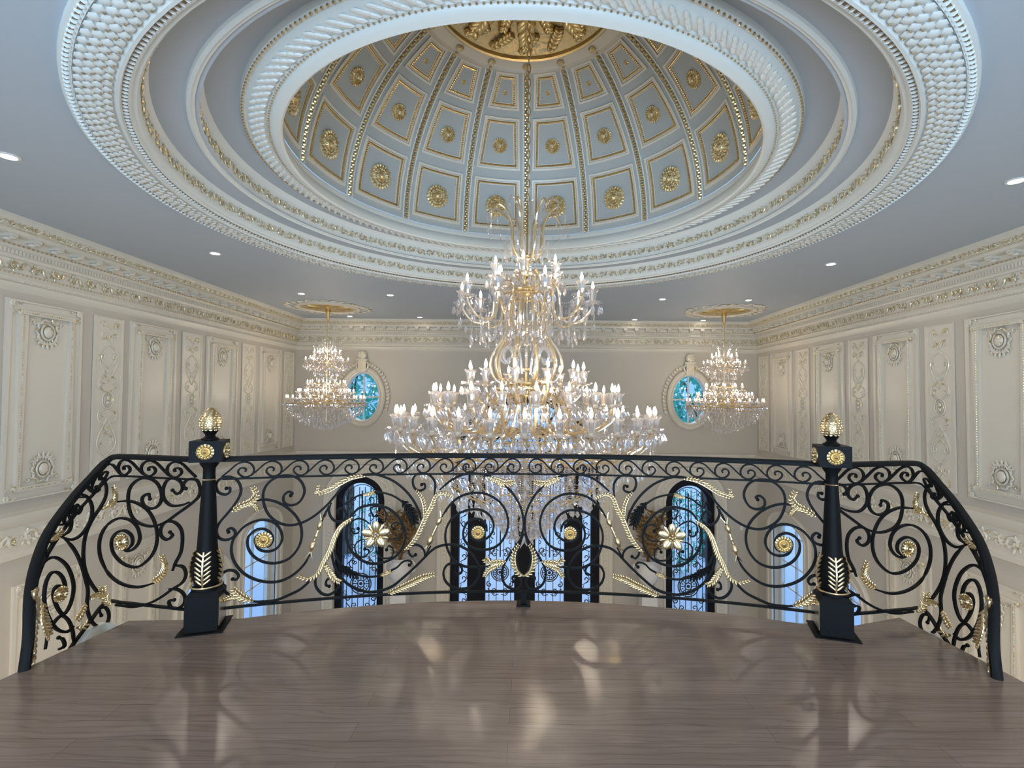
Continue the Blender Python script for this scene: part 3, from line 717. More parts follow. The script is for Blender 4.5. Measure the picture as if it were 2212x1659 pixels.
for i, (x, z) in enumerate(OV):
    t = tag(ob('window_%d' % (i+1), None), kind='structure'); cz = ZR(z)
    closedcasing(fF, x, cz, 0.47, 0.67, 0.17, t)
    mb = MB(); n = 48
    prof = [(0.52, 0.72, -0.08), (0.455, 0.655, -0.08), (0.455, 0.655, -0.14), (0.52, 0.72, -0.14)]
    v = [(x + p[0]*math.cos(2*PI*j/n), cz + p[1]*math.sin(2*PI*j/n), p[2]) for j in range(n) for p in prof]
    mb.add(v, [(j*4+q, ((j+1) % n)*4+q, ((j+1) % n)*4+(q+1) % 4, j*4+(q+1) % 4) for j in range(n) for q in range(4)], fF)
    mb.box(x-0.018, x+0.018, cz-0.68, cz+0.68, -0.14, -0.09, fF); mb.box(x-0.48, x+0.48, cz-0.018, cz+0.018, -0.14, -0.09, fF)
    mk('window_frame', mb, 'white', t)
    mb = MB(); mb.poly([ellipse(x, cz, 0.47, 0.67)], -0.12, None, fF); mk('pane', mb, 'glass', t, sm=False)
    mb = MB()   # keystone crest and leaf garland
    mb.box(x-0.11, x+0.11, cz+0.70, cz+1.02, 0.0, 0.10, fF); mb.box(x-0.15, x+0.15, cz+1.00, cz+1.05, 0.0, 0.12, fF)
    mb.ell((x, cz+1.15, 0.07), (0.13, 0.13, 0.07), nu=12, nv=8, fn=fF)
    for k in range(8): a = k*PI/4; mb.ell((x + 0.10*math.cos(a), cz + 1.15 + 0.09*math.sin(a), 0.10), 0.035, nu=6, nv=4, fn=fF)
    for sx in (-1, 1):
        mb.tube([(x + sx*u, cz + w_, 0.06) for u, w_ in ((0.12, 0.98), (0.17, 0.90), (0.15, 0.80), (0.10, 0.74))], 0.03, 6, (0, 0, 1), fn=fF)
        for k in range(16):
            a = PI/2 - 0.25 - k*0.115; c = (x + sx*0.72*math.cos(a), cz + 0.92*math.sin(a), 0.03)
            mb.ell(c, (0.05, 0.045, 0.03), nu=7, nv=5, fn=fF); mb.ell((c[0]+sx*0.03, c[1]+0.03, 0.035), (0.03, 0.03, 0.02), nu=6, nv=4, fn=fF)
    mk('crest', mb, 'gildlite', t)
def grille(mb, x0, x1, z0, z1, fn, nb=5, med=True, topscroll=True, mz=0.95):
    """wrought grille with bars, scrolls and a medallion"""
    c = (x0+x1)/2; w = x1-x0; r = 0.016; o = -0.20
    def T(P, rr=r): mb.tube([(a, b, o) for a, b in P], rr*1.35, 5, (0, 0, 1), fn=fn)
    if w > 0.5:
        for i in range(nb):
            x = x0 + w*(i+0.5)/nb; T([(x, z0), (x, z1)], 0.008)
            for z in np.arange(z0+0.6, z1-0.2, 0.62): mb.ell((x, z + 0.1*(i % 2), o), (0.018, 0.03, 0.018), nu=6, nv=4, fn=fn)
        zc = [z0+mz] if med else []
        for z in zc:
            for rad in (0.30*w, 0.24*w, 0.10*w): T([(c + rad*math.cos(2*PI*i/24), z + rad*math.sin(2*PI*i/24)) for i in range(25)], 0.012)
            for k in range(8):
                a = k*PI/4; T([(c + 0.1*w*math.cos(a), z + 0.1*w*math.sin(a)), (c + 0.24*w*math.cos(a), z + 0.24*w*math.sin(a))], 0.010)
                mb.ell((c + 0.18*w*math.cos(a+0.39), z + 0.18*w*math.sin(a+0.39), o), (0.025, 0.025, 0.012), nu=6, nv=4, fn=fn)
            mb.ell((c, z, o), (0.05, 0.05, 0.02), nu=8, nv=5, fn=fn)
            for sx in (-1, 1):
                for sz in (-1, 1):
                    T([(c+sx*a, z+sz*b) for a, b in spiral(0.36*w, 0.42*w, 0.12*w, -1.2, 0.02*w, 6, 16)], 0.012)
                    T([(c+sx*a, z+sz*b) for a, b in spiral(0.18*w, 0.62*w, 0.12*w, 1.6, 0.02*w, -6, 16)], 0.010)
                    T([(c+sx*0.05*w, z+sz*0.75*w), (c+sx*0.2*w, z+sz*0.8*w), (c+sx*0.42*w, z+sz*0.55*w)], 0.010)
        if topscroll:
            zt = z1 - 0.35
            for q in range(5):
                zz = zt - q*0.44
                for sx in (-1, 1):
                    T([(c+sx*a, zz+b) for a, b in spiral(0.24*w, 0, 0.17*w, -1.57, 0.02*w, 5.2, 18)], 0.011)
                    T([(c+sx*a, zz+b) for a, b in spiral(0.36*w, 0.2, 0.09*w, 1.57, 0.015*w, 7, 14)], 0.008)
                T([(c, zz-0.2), (c, zz+0.25)], 0.016)
    else:
        n = int((z1-z0)/0.30)
        for i in range(n):
            zz = z0 + (z1-z0)*(i+0.5)/n; sg = 1 if i % 2 else -1
            T([(c+sg*a, zz+b) for a, b in spiral(0, 0, 0.105, -1.57, 0.02, 4.2, 16)], 0.011)
            T([(c-sg*0.10, zz-0.16), (c, zz-0.10), (c+sg*0.10, zz), (c+sg*0.06, zz+0.13)], 0.009)
for i, (x,) in enumerate(AW):
    t = tag(ob('window_%d' % (i+3), None), kind='structure')
    casing(fF, arch(x-0.70, x+0.70, ZG, ZR(-2.9), 0.70, 28), 0.32, 'window_surround', t)
    mb = MB(); mb.poly([arch(x-0.69, x+0.69, ZG+0.02, ZR(-2.9), 0.69, 24), arch(x-0.49, x+0.49, ZG+0.2, ZR(-2.9), 0.49, 24)], -0.06, -0.24, fF)
    mk('window_frame', mb, 'frame', t, sm=False)
    mb = MB(); mb.poly([arch(x-0.5, x+0.5, ZG+0.15, ZR(-2.9), 0.5, 24)], -0.16, None, fF); mk('pane', mb, 'glass', t, sm=False)
    mb = MB(); grille(mb, x-0.48, x+0.48, ZG+0.2, ZR(-2.55), fF, 6)
    mb.tube([(x + 0.42*math.cos(a), ZR(-2.9) + 0.42*math.sin(a), -0.2) for a in [PI*j/16 for j in range(17)]], 0.012, 5, (0, 0, 1), fn=fF)
    for sx in (-1, 1):
        for z in np.arange(ZG+0.4, ZR(-3.0), 0.5): mb.tube([(x + sx*(0.44 + 0.03*math.cos(a)), z + 0.06*math.sin(a), -0.2) for a in [2*PI*j/10 for j in range(11)]], 0.007, 4, (0, 0, 1), fn=fF)
    mk('iron_grille', mb, 'iron', t)
# main entrance
t = tag(ob('door_1', None), kind='structure')
casing(fF, arch(-2.09, 2.09, ZG, ZR(-1.94), 2.02, 40), 0.36, 'door_surround', t)
mb = MB()
XB = [(-2.07, -1.84), (-1.60, -1.10), (-0.29, 0.29), (1.10, 1.60), (1.84, 2.07)]
for a, b in XB: mb.box(a, b, ZG+0.02, ZR(-1.94), -0.26, -0.06, fF)
mb.box(-2.07, 2.07, ZR(-2.16), ZR(-1.94), -0.28, -0.04, fF); mb.box(-2.07, 2.07, ZG+0.02, ZG+0.25, -0.26, -0.06, fF)
mb.poly([arch(-2.07, 2.07, ZR(-1.96), ZR(-1.94), 2.0, 32), arch(-1.85, 1.85, ZR(-1.90), ZR(-1.88), 1.74, 32)], -0.06, -0.26, fF)
mb.box(-0.05, 0.05, ZR(-1.94), ZR(-0.15), -0.2, -0.1, fF)
for a in (0.6, 1.1, PI-0.6, PI-1.1):
    mb.bar([(0.4*math.cos(a), ZR(-1.92)+0.4*math.sin(a), -0.15), (1.85*math.cos(a), ZR(-1.92)+1.74*math.sin(a), -0.15)], 0.06, 0.08, (0, 0, 1), fn=fF)
mb.tube([(0.45*math.cos(PI*j/16), ZR(-1.92)+0.45*math.sin(PI*j/16), -0.15) for j in range(17)], 0.04, 6, (0, 0, 1), fn=fF)
mb.tube([(1.15*math.cos(PI*j/24), ZR(-1.92)+1.08*math.sin(PI*j/24), -0.15) for j in range(25)], 0.03, 6, (0, 0, 1), fn=fF)
mk('door_frame', mb, 'frame', t, sm=False)
mb = MB()
for a, b in ((-1.86, -1.58), (-1.12, -0.27), (0.27, 1.12), (1.58, 1.86)): mb.poly([[(a, ZG+0.2), (b, ZG+0.2), (b, ZR(-2.1)), (a, ZR(-2.1))]], -0.15, None, fF)
mb.poly([arch(-1.87, 1.87, ZR(-1.95), ZR(-1.90), 1.78, 32)], -0.17, None, fF)
mk('pane', mb, 'glass', t, sm=False)
mb = MB()
for a, b in ((-1.84, -1.60), (1.60, 1.84)): grille(mb, a, b, ZG+0.25, ZR(-2.16), fF)
for a, b in ((-1.10, -0.29), (0.29, 1.10)): grille(mb, a, b, ZG+0.25, ZR(-2.16), fF, 4, mz=1.25)
for k in range(9):
    a = PI*(k+0.5)/9
    P = [(1.5*math.cos(a) + 0.17*math.cos(b)*(1-b/9), ZR(-1.9) + 1.4*math.sin(a) + 0.17*math.sin(b)*(1-b/9), -0.15) for b in [j*0.5 for j in range(16)]]
    mb.tube(P, 0.014, 5, (0, 0, 1), fn=fF)
    P = [(0.8*math.cos(a) + 0.13*math.cos(b)*(1-b/9), ZR(-1.9) + 0.76*math.sin(a) + 0.13*math.sin(b)*(1-b/9), -0.15) for b in [j*0.5 for j in range(16)]]
    mb.tube(P, 0.013, 5, (0, 0, 1), fn=fF)
mk('iron_grille', mb, 'iron', t)
# side windows
wn = 5
for side, fn in (('left', fL), ('right', fR)):
    for a, b, s, r in SIDEW:
        t = tag(ob('window_%d' % wn if wn < 9 else 'window_%d' % (wn+1), None), kind='structure'); wn += 1
        casing(fn, arch(a, b, ZG+0.3, ZR(s), r, 20), 0.26, 'window_surround', t, ('cream', 'cream'), False)
        c = (a+b)/2
        mb = MB(); mb.poly([arch(a, b, ZG+0.35, ZR(s), r, 16), arch(a+0.09, b-0.09, ZG+0.45, ZR(s), r*0.85, 16)], -0.16, -0.24, fn)
        mb.box(c-0.02, c+0.02, ZG+0.4, ZR(s)+r*0.9, -0.23, -0.18, fn)
        for z in (ZR(s)-0.02, ZR(s)-0.75, ZR(s)-1.35): mb.box(a+0.05, b-0.05, z-0.015, z+0.015, -0.23, -0.18, fn)
        mk('window_frame', mb, 'white', t, sm=False)
        mb = MB(); mb.poly([arch(a+0.05, b-0.05, ZG+0.4, ZR(s), r*0.9, 16)], -0.2, None, fn); mk('pane', mb, 'glass', t, sm=False)
mb = MB(); mb.box(-6.05, -5.98, YF-0.012, YF, ZR(-3.62), ZR(-3.50))
ls = mk('light_switch', mb, 'switch', sm=False); ls.location.x = 12.03 - 0.0
tag(ls, 'small white switch plate on the far wall, right of the right arched window', 'light switch')

# ------------------------------------------------------------------ outdoors
mb = MB(); mb.box(-40, 40, YF+0.35, 60, ZG-0.3, ZG-0.1); tag(mk('ground_outside', mb, 'drive', sm=False), kind='structure')
def tree(name, x, y, z0, z1, rx, label, n=1500, ls_=0.16, cat='tree', trunk=True, grp=None):
    t = thing(name, label, cat, (x, y, z0), 0, grp); mb = MB(); H = z1 - z0; zc = H*0.72 if trunk else H*0.5; rz = H*0.27 if trunk else H*0.5
    for i in range(n):
        u = random.uniform(-1, 1); a = random.uniform(0, 2*PI); q = math.sqrt(1-u*u); k = random.uniform(0.35, 1)**0.4
        c = (rx*k*q*math.cos(a), rx*0.7*k*q*math.sin(a), zc + rz*k*u)
        d = unit((random.gauss(0, 1), random.gauss(0, 1), random.gauss(0, 1))); e2 = unit(cross(d, (0.3, 0.5, 0.8))); s = ls_*random.uniform(0.6, 1.3)
        mb.add([tuple(c[j] + s*d[j] for j in range(3)), tuple(c[j] + s*0.4*e2[j] for j in range(3)), tuple(c[j] - s*d[j] for j in range(3)), tuple(c[j] - s*0.4*e2[j] for j in range(3))], [(0, 1, 2, 3)])
    mk('foliage', mb, 'leafg', t, sm=False)
    if trunk:
        mb = MB(); mb.tube([(0, 0, 0), (0.05, 0, H*0.35), (0, 0, H*0.75)], 0.16, 8, taper=[1.2, 0.9, 0.4])
        for k in range(5): a = k*1.3; mb.tube([(0, 0, H*(0.3+0.07*k)), (0.5*rx*math.cos(a), 0.4*rx*math.sin(a), H*(0.5+0.07*k))], 0.05, 6)
        mk('trunk', mb, 'bark', t)
for x, lab in ((-7.4, 'leafy green tree outside, filling the left oval window'), (7.4, 'leafy green tree outside, filling the right oval window')):
    tree('tree', x, 21, ZG-0.1, ZR(3.6), 2.9, lab, 2600, 0.2)
for x, y, lab in ((-5.6, 19, 'clipped shrub outside, seen through the left arched window'), (5.9, 19, 'clipped shrub outside, seen through the right arched window')):
    tree('shrub', x, y, ZG-0.1, ZR(-3.2), 0.9, lab, 700, 0.09, 'shrub', False)

# ------------------------------------------------------------------ recessed lights, vents, medallions
mb = MB(); mb.lathe([(0.085, 0.0), (0.085, -0.008), (0.062, -0.010), (0.060, 0.0)], 24); rim_m = mesh(mb, 'white', 'trim_ring')
mb = MB(); mb.lathe([(0.060, -0.004), (0.001, -0.005)], 20); len_m = mesh(mb, 'down', 'lens')
DL = [(18, 337, 'leftmost one, high beside the left picture edge'), (465, 547, 'midway along the left side'), (651, 634, 'behind and left of the left ceiling medallion'), (756, 683, 'right of the left medallion, near the far cornice'),
      (843, 637, 'second from the ceiling ring, left side'), (907, 685, 'left of the big chandelier, near the far cornice'), (2195, 390, 'rightmost one, beside the right picture edge'), (1795, 570, 'midway along the right side'),
      (1617, 648, 'behind and right of the right ceiling medallion'), (1519, 692, 'left of the right medallion, near the far cornice'), (1431, 646, 'right of the ceiling ring, before the medallion'), (1371, 690, 'right of the big chandelier, near the far cornice')]
def can_light(t, power):
    l = bpy.data.lights.new('can_light', 'AREA'); l.shape = 'DISK'; l.size = 0.11; l.energy = power; l.color = (1.0, 0.88, 0.74)
    ob('can_light', l, t, (0, 0, -0.012))
for px, py, lab in DL:
    p = on_z(px, py, ZC)
    t = thing('recessed_light', 'small round lit ceiling downlight, ' + lab, 'ceiling light', (p.x, p.y, ZC), 0, 'recessed ceiling lights')
    ob('trim_ring', rim_m, t); ob('lens', len_m, t)
    can_light(t, 14 if py < 600 else 1.5)
for x, y, lab in ((-1.9, -0.9, 'left rear of the landing'), (1.9, -0.9, 'right rear of the landing'), (-5.1, 1.6, 'left of the landing'), (5.1, 1.6, 'right of the landing')):  # extra downlights out of view, added to warm the landing floor and walls
    t = thing('recessed_light', 'added unseen ceiling downlight for warm fill over the ' + lab, 'ceiling light', (x, y, ZC), 0, 'recessed ceiling lights')
    ob('trim_ring', rim_m, t); ob('lens', len_m, t); can_light(t, 45)
for px, lab in ((771, 'left'), (1504, 'right')):
    p = on_z(px, 689.5 + (2 if px < 1000 else 8) - 2, ZC)
    mb = MB(); mb.box(-0.09, 0.09, -0.03, 0.03, -0.006, 0.0)
    for k in range(4): mb.box(-0.085, 0.085, -0.024+0.014*k, -0.018+0.014*k, -0.010, -0.004)
    o = mk('air_vent', mb, 'vent', None, sm=False, loc=(p.x, p.y, ZC)); tag(o, 'thin dark slot vent in the ceiling near the far cornice, %s side' % lab, 'vent', 'ceiling slot vents')
SCH = []
for px, py, lab in ((709, 664, 'left'), (1564, 672, 'right')):
    p = on_z(px, py, ZC); SCH.append((p.x, p.y, lab))
    t = thing('ceiling_medallion', 'round carved ceiling medallion with gold centre above the %s small chandelier' % lab, 'ceiling medallion', (p.x, p.y, ZC), 0, 'ceiling medallions')
    mb = MB(); mb.lathe([(0.74, 0), (0.73, -0.03), (0.68, -0.04), (0.64, -0.02), (0.62, -0.045), (0.60, -0.02)], 48); mk('rim', mb, 'cream', t)
    mb = MB(); mb.lathe([(0.60, -0.02), (0.5, -0.004), (0.2, -0.01), (0.12, -0.05), (0.05, -0.06), (0.001, -0.06)], 48)
    for k in range(12):
        a = k*PI/6; mb.ell((0.32*math.cos(a), 0.32*math.sin(a), -0.012), (0.20, 0.045, 0.018), ((math.cos(a), math.sin(a), 0), (-math.sin(a), math.cos(a), 0), (0, 0, 1)), 8, 5)
    mk('gold_centre', mb, 'gold', t)
    mb = MB()
    for k in range(28):
        a = 2*PI*k/28; rr = 0.86 + 0.05*math.sin(a*4); d = (math.cos(a+0.5), math.sin(a+0.5), 0); e2 = (-d[1], d[0], 0)
        mb.ell((rr*math.cos(a), rr*math.sin(a), -0.012), (0.11, 0.04, 0.018), (d, e2, (0, 0, 1)), 7, 4)
        d = (math.cos(a-0.7), math.sin(a-0.7), 0); e2 = (-d[1], d[0], 0)
        mb.ell(((rr+0.06)*math.cos(a+0.1), (rr+0.06)*math.sin(a+0.1), -0.01), (0.07, 0.025, 0.014), (d, e2, (0, 0, 1)), 7, 4)
    mk('leaf_wreath', mb, 'gildlite', t)

# ------------------------------------------------------------------ chandeliers
def crystal_drop(mb, c, L, w, n=6):
    """faceted pear drop hanging from c"""
    x, y, z = c; v = [(x, y, z)]
    for f_, q in ((0.25, 0.5), (0.68, 1.0)):
        for i in range(n): a = 2*PI*(i + f_)/n; v.append((x + w*q*math.cos(a), y + w*q*math.sin(a), z - L*f_))
    v.append((x, y, z - L)); f = []
    for i in range(n):
        j = (i+1) % n; f += [(0, 1+i, 1+j), (1+i, 1+n+i, 1+n+j, 1+j), (1+n+i, 2*n+1, 1+n+j)]
    mb.add(v, f)
def strand(mb, c, L, r=0.009, step=None):
    step = step or r*2.4; n = int(L/step)
    for i in range(n):
        z = c[2] - step*(i+0.5); x, y = c[0], c[1]
        mb.add([(x, y, z+r), (x+r, y, z), (x, y+r, z), (x-r, y, z), (x, y-r, z), (x, y, z-r)], [(0,1,2),(0,2,3),(0,3,4),(0,4,1),(5,2,1),(5,3,2),(5,4,3),(5,1,4)])
def swag(mb, a, b, sag, n=9, r=0.008):
    for i in range(1, n):
        t = i/n; x, y, z = (a[q] + (b[q]-a[q])*t for q in range(3)); z -= sag*4*t*(1-t)
        mb.add([(x, y, z+r), (x+r, y, z), (x, y+r, z), (x-r, y, z), (x, y-r, z), (x, y, z-r)], [(0,1,2),(0,2,3),(0,3,4),(0,4,1),(5,2,1),(5,3,2),(5,4,3),(5,1,4)])
def candle_meshes(s):
    """origin at the bulb centre"""
    mb = MB(); mb.lathe([(0.001, -0.03*s), (0.009*s, -0.027*s), (0.0135*s, -0.010*s), (0.010*s, 0.010*s), (0.004*s, 0.028*s), (0.001, 0.036*s)], 8); bulb = mesh(mb, 'bulb', 'bulb')
    mb = MB(); mb.lathe([(0.012*s, -0.035*s), (0.012*s, -0.12*s), (0.018*s, -0.125*s), (0.018*s, -0.15*s), (0.006*s, -0.17*s)], 8); sl = mesh(mb, 'ivory', 'candle')
    mb = MB(); k = 8
    prof = [(0.050*s, -0.045*s), (0.036*s, -0.06*s), (0.030*s, -0.10*s), (0.024*s, -0.13*s)]
    v = []; n = 12
    for i in range(n):
        a = 2*PI*i/n
        for q, (r, z) in enumerate(prof): rr = r*(1.12 if (i % 2 and q == 0) else 1.0); v.append((rr*math.cos(a), rr*math.sin(a), z + (0.01*s if (i % 2 and q == 0) else 0)))
    mb.add(v, [(i*4+q, ((i+1) % n)*4+q, ((i+1) % n)*4+q+1, i*4+q+1) for i in range(n) for q in range(3)])
    cup = mesh(mb, 'crystal', 'glass_cup', sm=False)
    mb = MB(); mb.lathe([(0.02*s, -0.15*s), (0.05*s, -0.155*s), (0.078*s, -0.14*s)], 12)
    for i in range(8):
        a = 2*PI*i/8; x, y = 0.076*s*math.cos(a), 0.076*s*math.sin(a)
        strand(mb, (x, y, -0.143*s), 0.03*s, 0.007*s); crystal_drop(mb, (x, y, -0.175*s), 0.075*s, 0.016*s, 5)
    pan = mesh(mb, 'crystal', 'drip_pan', sm=False)
    return bulb, sl, cup, pan
def arm_mesh(r, zb, hub_r, hub_z, dip, s, name, rad=0.014, matn='armglass', high=False):
    """arm along +x from the hub to the candle at (r, zb)"""
    zc = zb - 0.17*s
    if high: P = [(hub_r, 0, hub_z), (hub_r + 0.10, 0, hub_z + 0.10), (hub_r+0.22, 0, hub_z + 0.02), (hub_r + 0.2*(r-hub_r) + 0.15, 0, zc - dip*0.8), (r - 0.25*(r-hub_r), 0, zc - dip), (r - 0.03, 0, zc - dip*0.4), (r, 0, zc)]
    else: P = [(hub_r, 0, hub_z), (hub_r + 0.15*(r-hub_r), 0, hub_z + 0.05), (hub_r + 0.4*(r-hub_r), 0, zc - dip*0.75), (hub_r + 0.68*(r-hub_r), 0, zc - dip), (r - 0.08*(r-hub_r), 0, zc - dip*0.55), (r, 0, zc)]
    mb = MB(); mb.tube(smooth(P, 4), rad, 6, (0, 1, 0), taper=None)
    mb.lathe([(0.008*s, -0.17*s), (0.022*s, -0.16*s), (0.012*s, -0.15*s)], 8, (r, 0, zb))
    # glass spear curling over the arm
    return mesh(mb, matn, name)
def chain(mb, z0, z1, pitch, r, w):
    n = int((z1-z0)/pitch); pitch = (z1-z0)/n
    for i in range(n):
        z = z0 + (i+0.5)*pitch; P = []
        for k in range(10):
            a = 2*PI*k/10; u, h = w*math.cos(a), (pitch*0.66)*math.sin(a); P.append((u, 0, z+h) if i % 2 else (0, u, z+h))
        mb.tube(P, r, 5, (0, 1, 0) if i % 2 else (1, 0, 0), True)
GLOW = 1.9
def tier(t, n, r, zb, phase, hub_r, hub_z, dip, s, cm, rad=0.014, matn='armglass', high=False):
    am = arm_mesh(r, zb, hub_r, hub_z, dip, s, 'arm', rad, matn, high)
    for i in range(4):      # the tier's own glow
        a = phase + PI/n + 2*PI*i/4
        l = bpy.data.lights.new('tier_glow', 'POINT'); l.energy = GLOW*n/4*(s/1.3)**2; l.color = (1.0, 0.84, 0.62); l.shadow_soft_size = 0.02
        ob('tier_glow', l, t, (0.72*r*math.cos(a), 0.72*r*math.sin(a), zb))
    for i in range(n):
        a = phase + 2*PI*i/n
        arm = ob('arm', am, t, (0, 0, 0), (0, 0, a))
        for nm, me in zip(('bulb', 'candle', 'glass_cup', 'drip_pan'), cm): ob(nm, me, arm, (r, 0, zb))
CH = thing('crystal_chandelier', 'largest chandelier, many tiers of lit candles, hanging from the dome on a long gold chain', 'chandelier', (0.045, DY, CZ))
cm = candle_meshes(1.35)
F0 = -PI/2
tier(CH, 30, 1.45, -0.13, F0, 0.34, -0.42, 0.30, 1.35, cm, 0.016)
tier(CH, 20, 1.05, 0.115, F0 + 0.10, 0.28, 0.02, 0.26, 1.3, cm, 0.015)
tier(CH, 12, 0.66, 0.365, F0 - 0.17, 0.20, 0.16, 0.20, 1.3, cm, 0.014)
tier(CH, 10, 0.76, 1.30, F0 + 0.25, 0.14, 1.24, 0.20, 1.3, cm, 0.014, high=True)
tier(CH, 6, 0.39, 1.56, F0 - 0.1, 0.10, 1.42, 0.10, 1.2, cm, 0.012)
mb = MB(); mb.tube([(0, 0, -1.0), (0, 0, 2.25)], 0.013, 8)
for z in (-0.55, -0.2, 0.12, 0.16, 0.33, 1.20, 1.36, 1.42, 1.65): mb.lathe([(0.012, z-0.03), (0.05, z-0.015), (0.055, z), (0.05, z+0.015), (0.012, z+0.03)], 16)
mk('stem', mb, 'gold', CH)
mb = MB(); chain(mb, 2.2, 5.03, 0.085, 0.007, 0.022); mb.lathe([(0.02, 4.98), (0.09, 5.02), (0.12, 5.06)], 20); mk('chain', mb, 'gold', CH)
mb = MB()   # gold hoops that carry the arms
for R_, z in ((0.36, -0.42), (0.55, -0.40), (0.30, 0.02), (0.24, 0.16), (0.40, 0.10), (0.16, 1.24), (0.12, 1.44), (0.28, 1.18)):
    mb.tube([(R_*math.cos(2*PI*i/32), R_*math.sin(2*PI*i/32), z) for i in range(32)], 0.012, 6, (0, 0, 1), True)
mk('gold_hoop', mb, 'gold', CH)
mb = MB()
for k in range(10): # swelling glass cage arms between the upper and lower tiers
    a = F0 + 0.3 + 2*PI*k/10; P = [(0.22, 0.14), (0.34, 0.2), (0.41, 0.34), (0.39, 0.50), (0.28, 0.68), (0.23, 0.82), (0.25, 0.98), (0.20, 1.12), (0.16, 1.2)]
    mb.tube(smooth([(r*math.cos(a), r*math.sin(a), z) for r, z in P], 3), 0.015, 6, (-math.sin(a), math.cos(a), 0))
mk('glass_cage', mb, 'armglass', CH)
mb = MB()
for k in range(12): # inner glass loops
    a = F0 + 2*PI*k/12
    P = [(0.10, 0.28), (0.13, 0.45), (0.20, 0.58), (0.28, 0.56), (0.30, 0.46), (0.24, 0.40), (0.21, 0.46)]
    mb.tube(smooth([(r*math.cos(a), r*math.sin(a), z) for r, z in P], 3), 0.014, 6, (-math.sin(a), math.cos(a), 0))
mk('glass_loops', mb, 'crystalc', CH)
mb = MB()
for k in range(10): # tall glass plumes at the crown
    a = F0 + 0.2 + 2*PI*k/10
    P = [(0.10, 1.62), (0.24, 1.72), (0.26, 1.80), (0.20, 1.90), (0.19, 2.02), (0.26, 2.16), (0.38, 2.22), (0.46, 2.16), (0.45, 2.08)] if k % 2 else [(0.08, 1.62), (0.12, 1.85), (0.14, 2.1), (0.12, 2.28), (0.14, 2.36)]
    mb.tube(smooth([(r*math.cos(a), r*math.sin(a), z) for r, z in P], 3), 0.012, 6, (-math.sin(a), math.cos(a), 0))
    mb.tube([(0.26*math.cos(a+0.3), 0.26*math.sin(a+0.3), z) for z in (1.60, 1.78)], 0.015, 6, (1, 0, 0))
mk('glass_plumes', mb, 'crystalc', CH)
mb = MB()
for k in range(8):
    a = F0 + 0.5 + 2*PI*k/8
    P = [(0.10, 1.60), (0.18, 1.74), (0.19, 1.95), (0.25, 2.12), (0.37, 2.20), (0.44, 2.12)]
    mb.tube(smooth([(r*math.cos(a), r*math.sin(a), z) for r, z in P], 3), 0.013, 6, (-math.sin(a), math.cos(a), 0))
mk('crown_arms', mb, 'armglass', CH)
rnd = random.Random(3)
def circ_drops(mb, R_, z, n, L, w, strandL=0.0, jit=0.02, sr=0.009):
    for i in range(n):
        a = 2*PI*(i + rnd.random()*0.5)/n; x, y = (R_ + rnd.uniform(-jit, jit))*math.cos(a), (R_ + rnd.uniform(-jit, jit))*math.sin(a); zz = z + rnd.uniform(-jit, jit)
        if strandL: strand(mb, (x, y, zz), strandL, sr)
        crystal_drop(mb, (x, y, zz - strandL), L*rnd.uniform(0.8, 1.15), w, 6)
def part_cr(fn, t, nm='crystal_drops', m='crystal'):
    mb = MB(); fn(mb); return tag(mk(nm, mb, m, t, sm=False), kind='stuff')
def c_upper(mb):
    circ_drops(mb, 0.76, 1.03, 20, 0.10, 0.018, 0.16, 0.02, 0.006); circ_drops(mb, 0.55, 0.98, 36, 0.09, 0.018, 0.22, 0.05, 0.006)
    circ_drops(mb, 0.40, 1.05, 34, 0.09, 0.018, 0.3, 0.04, 0.006); circ_drops(mb, 0.26, 1.15, 26, 0.08, 0.016, 0.42, 0.03, 0.006)
    circ_drops(mb, 0.30, 1.48, 24, 0.07, 0.016, 0.10); circ_drops(mb, 0.2, 1.4, 24, 0.07, 0.016, 0.10); circ_drops(mb, 0.46, 2.12, 24, 0.07, 0.013, 0.16, 0.03, 0.006); circ_drops(mb, 0.66, 0.98, 30, 0.10, 0.018, 0.26, 0.05, 0.006); circ_drops(mb, 0.2, 0.9, 24, 0.08, 0.016, 0.2)
    for i in range(10):
        a = F0 + 0.25 + 2*PI*i/10; swag(mb, (0.76*math.cos(a), 0.76*math.sin(a), 1.10), (0.22*math.cos(a+0.3), 0.22*math.sin(a+0.3), 1.25), 0.12, 18)
part_cr(c_upper, CH)
def c_mid(mb):
    for R_, z, n in ((0.62, 0.12, 40), (0.45, 0.06, 36), (0.30, 0.25, 30), (0.95, -0.14, 60), (0.75, -0.18, 50), (0.5, -0.1, 44), (0.55, 0.0, 40), (1.40, -0.36, 70), (1.2, -0.42, 70), (1.0, -0.40, 70), (0.8, -0.38, 60), (0.6, -0.30, 60)):
        circ_drops(mb, R_, z, n, 0.075, 0.017, 0.06, 0.05)
    for i in range(30):
        a = F0 + 2*PI*i/30; b = a + 2*PI/30; swag(mb, (1.46*math.cos(a), 1.46*math.sin(a), -0.40), (1.46*math.cos(b), 1.46*math.sin(b), -0.40), 0.10, 14)
        swag(mb, (1.50*math.cos(a), 1.50*math.sin(a), -0.36), (0.7*math.cos(a), 0.7*math.sin(a), -0.30), 0.20, 30)
part_cr(c_mid, CH)
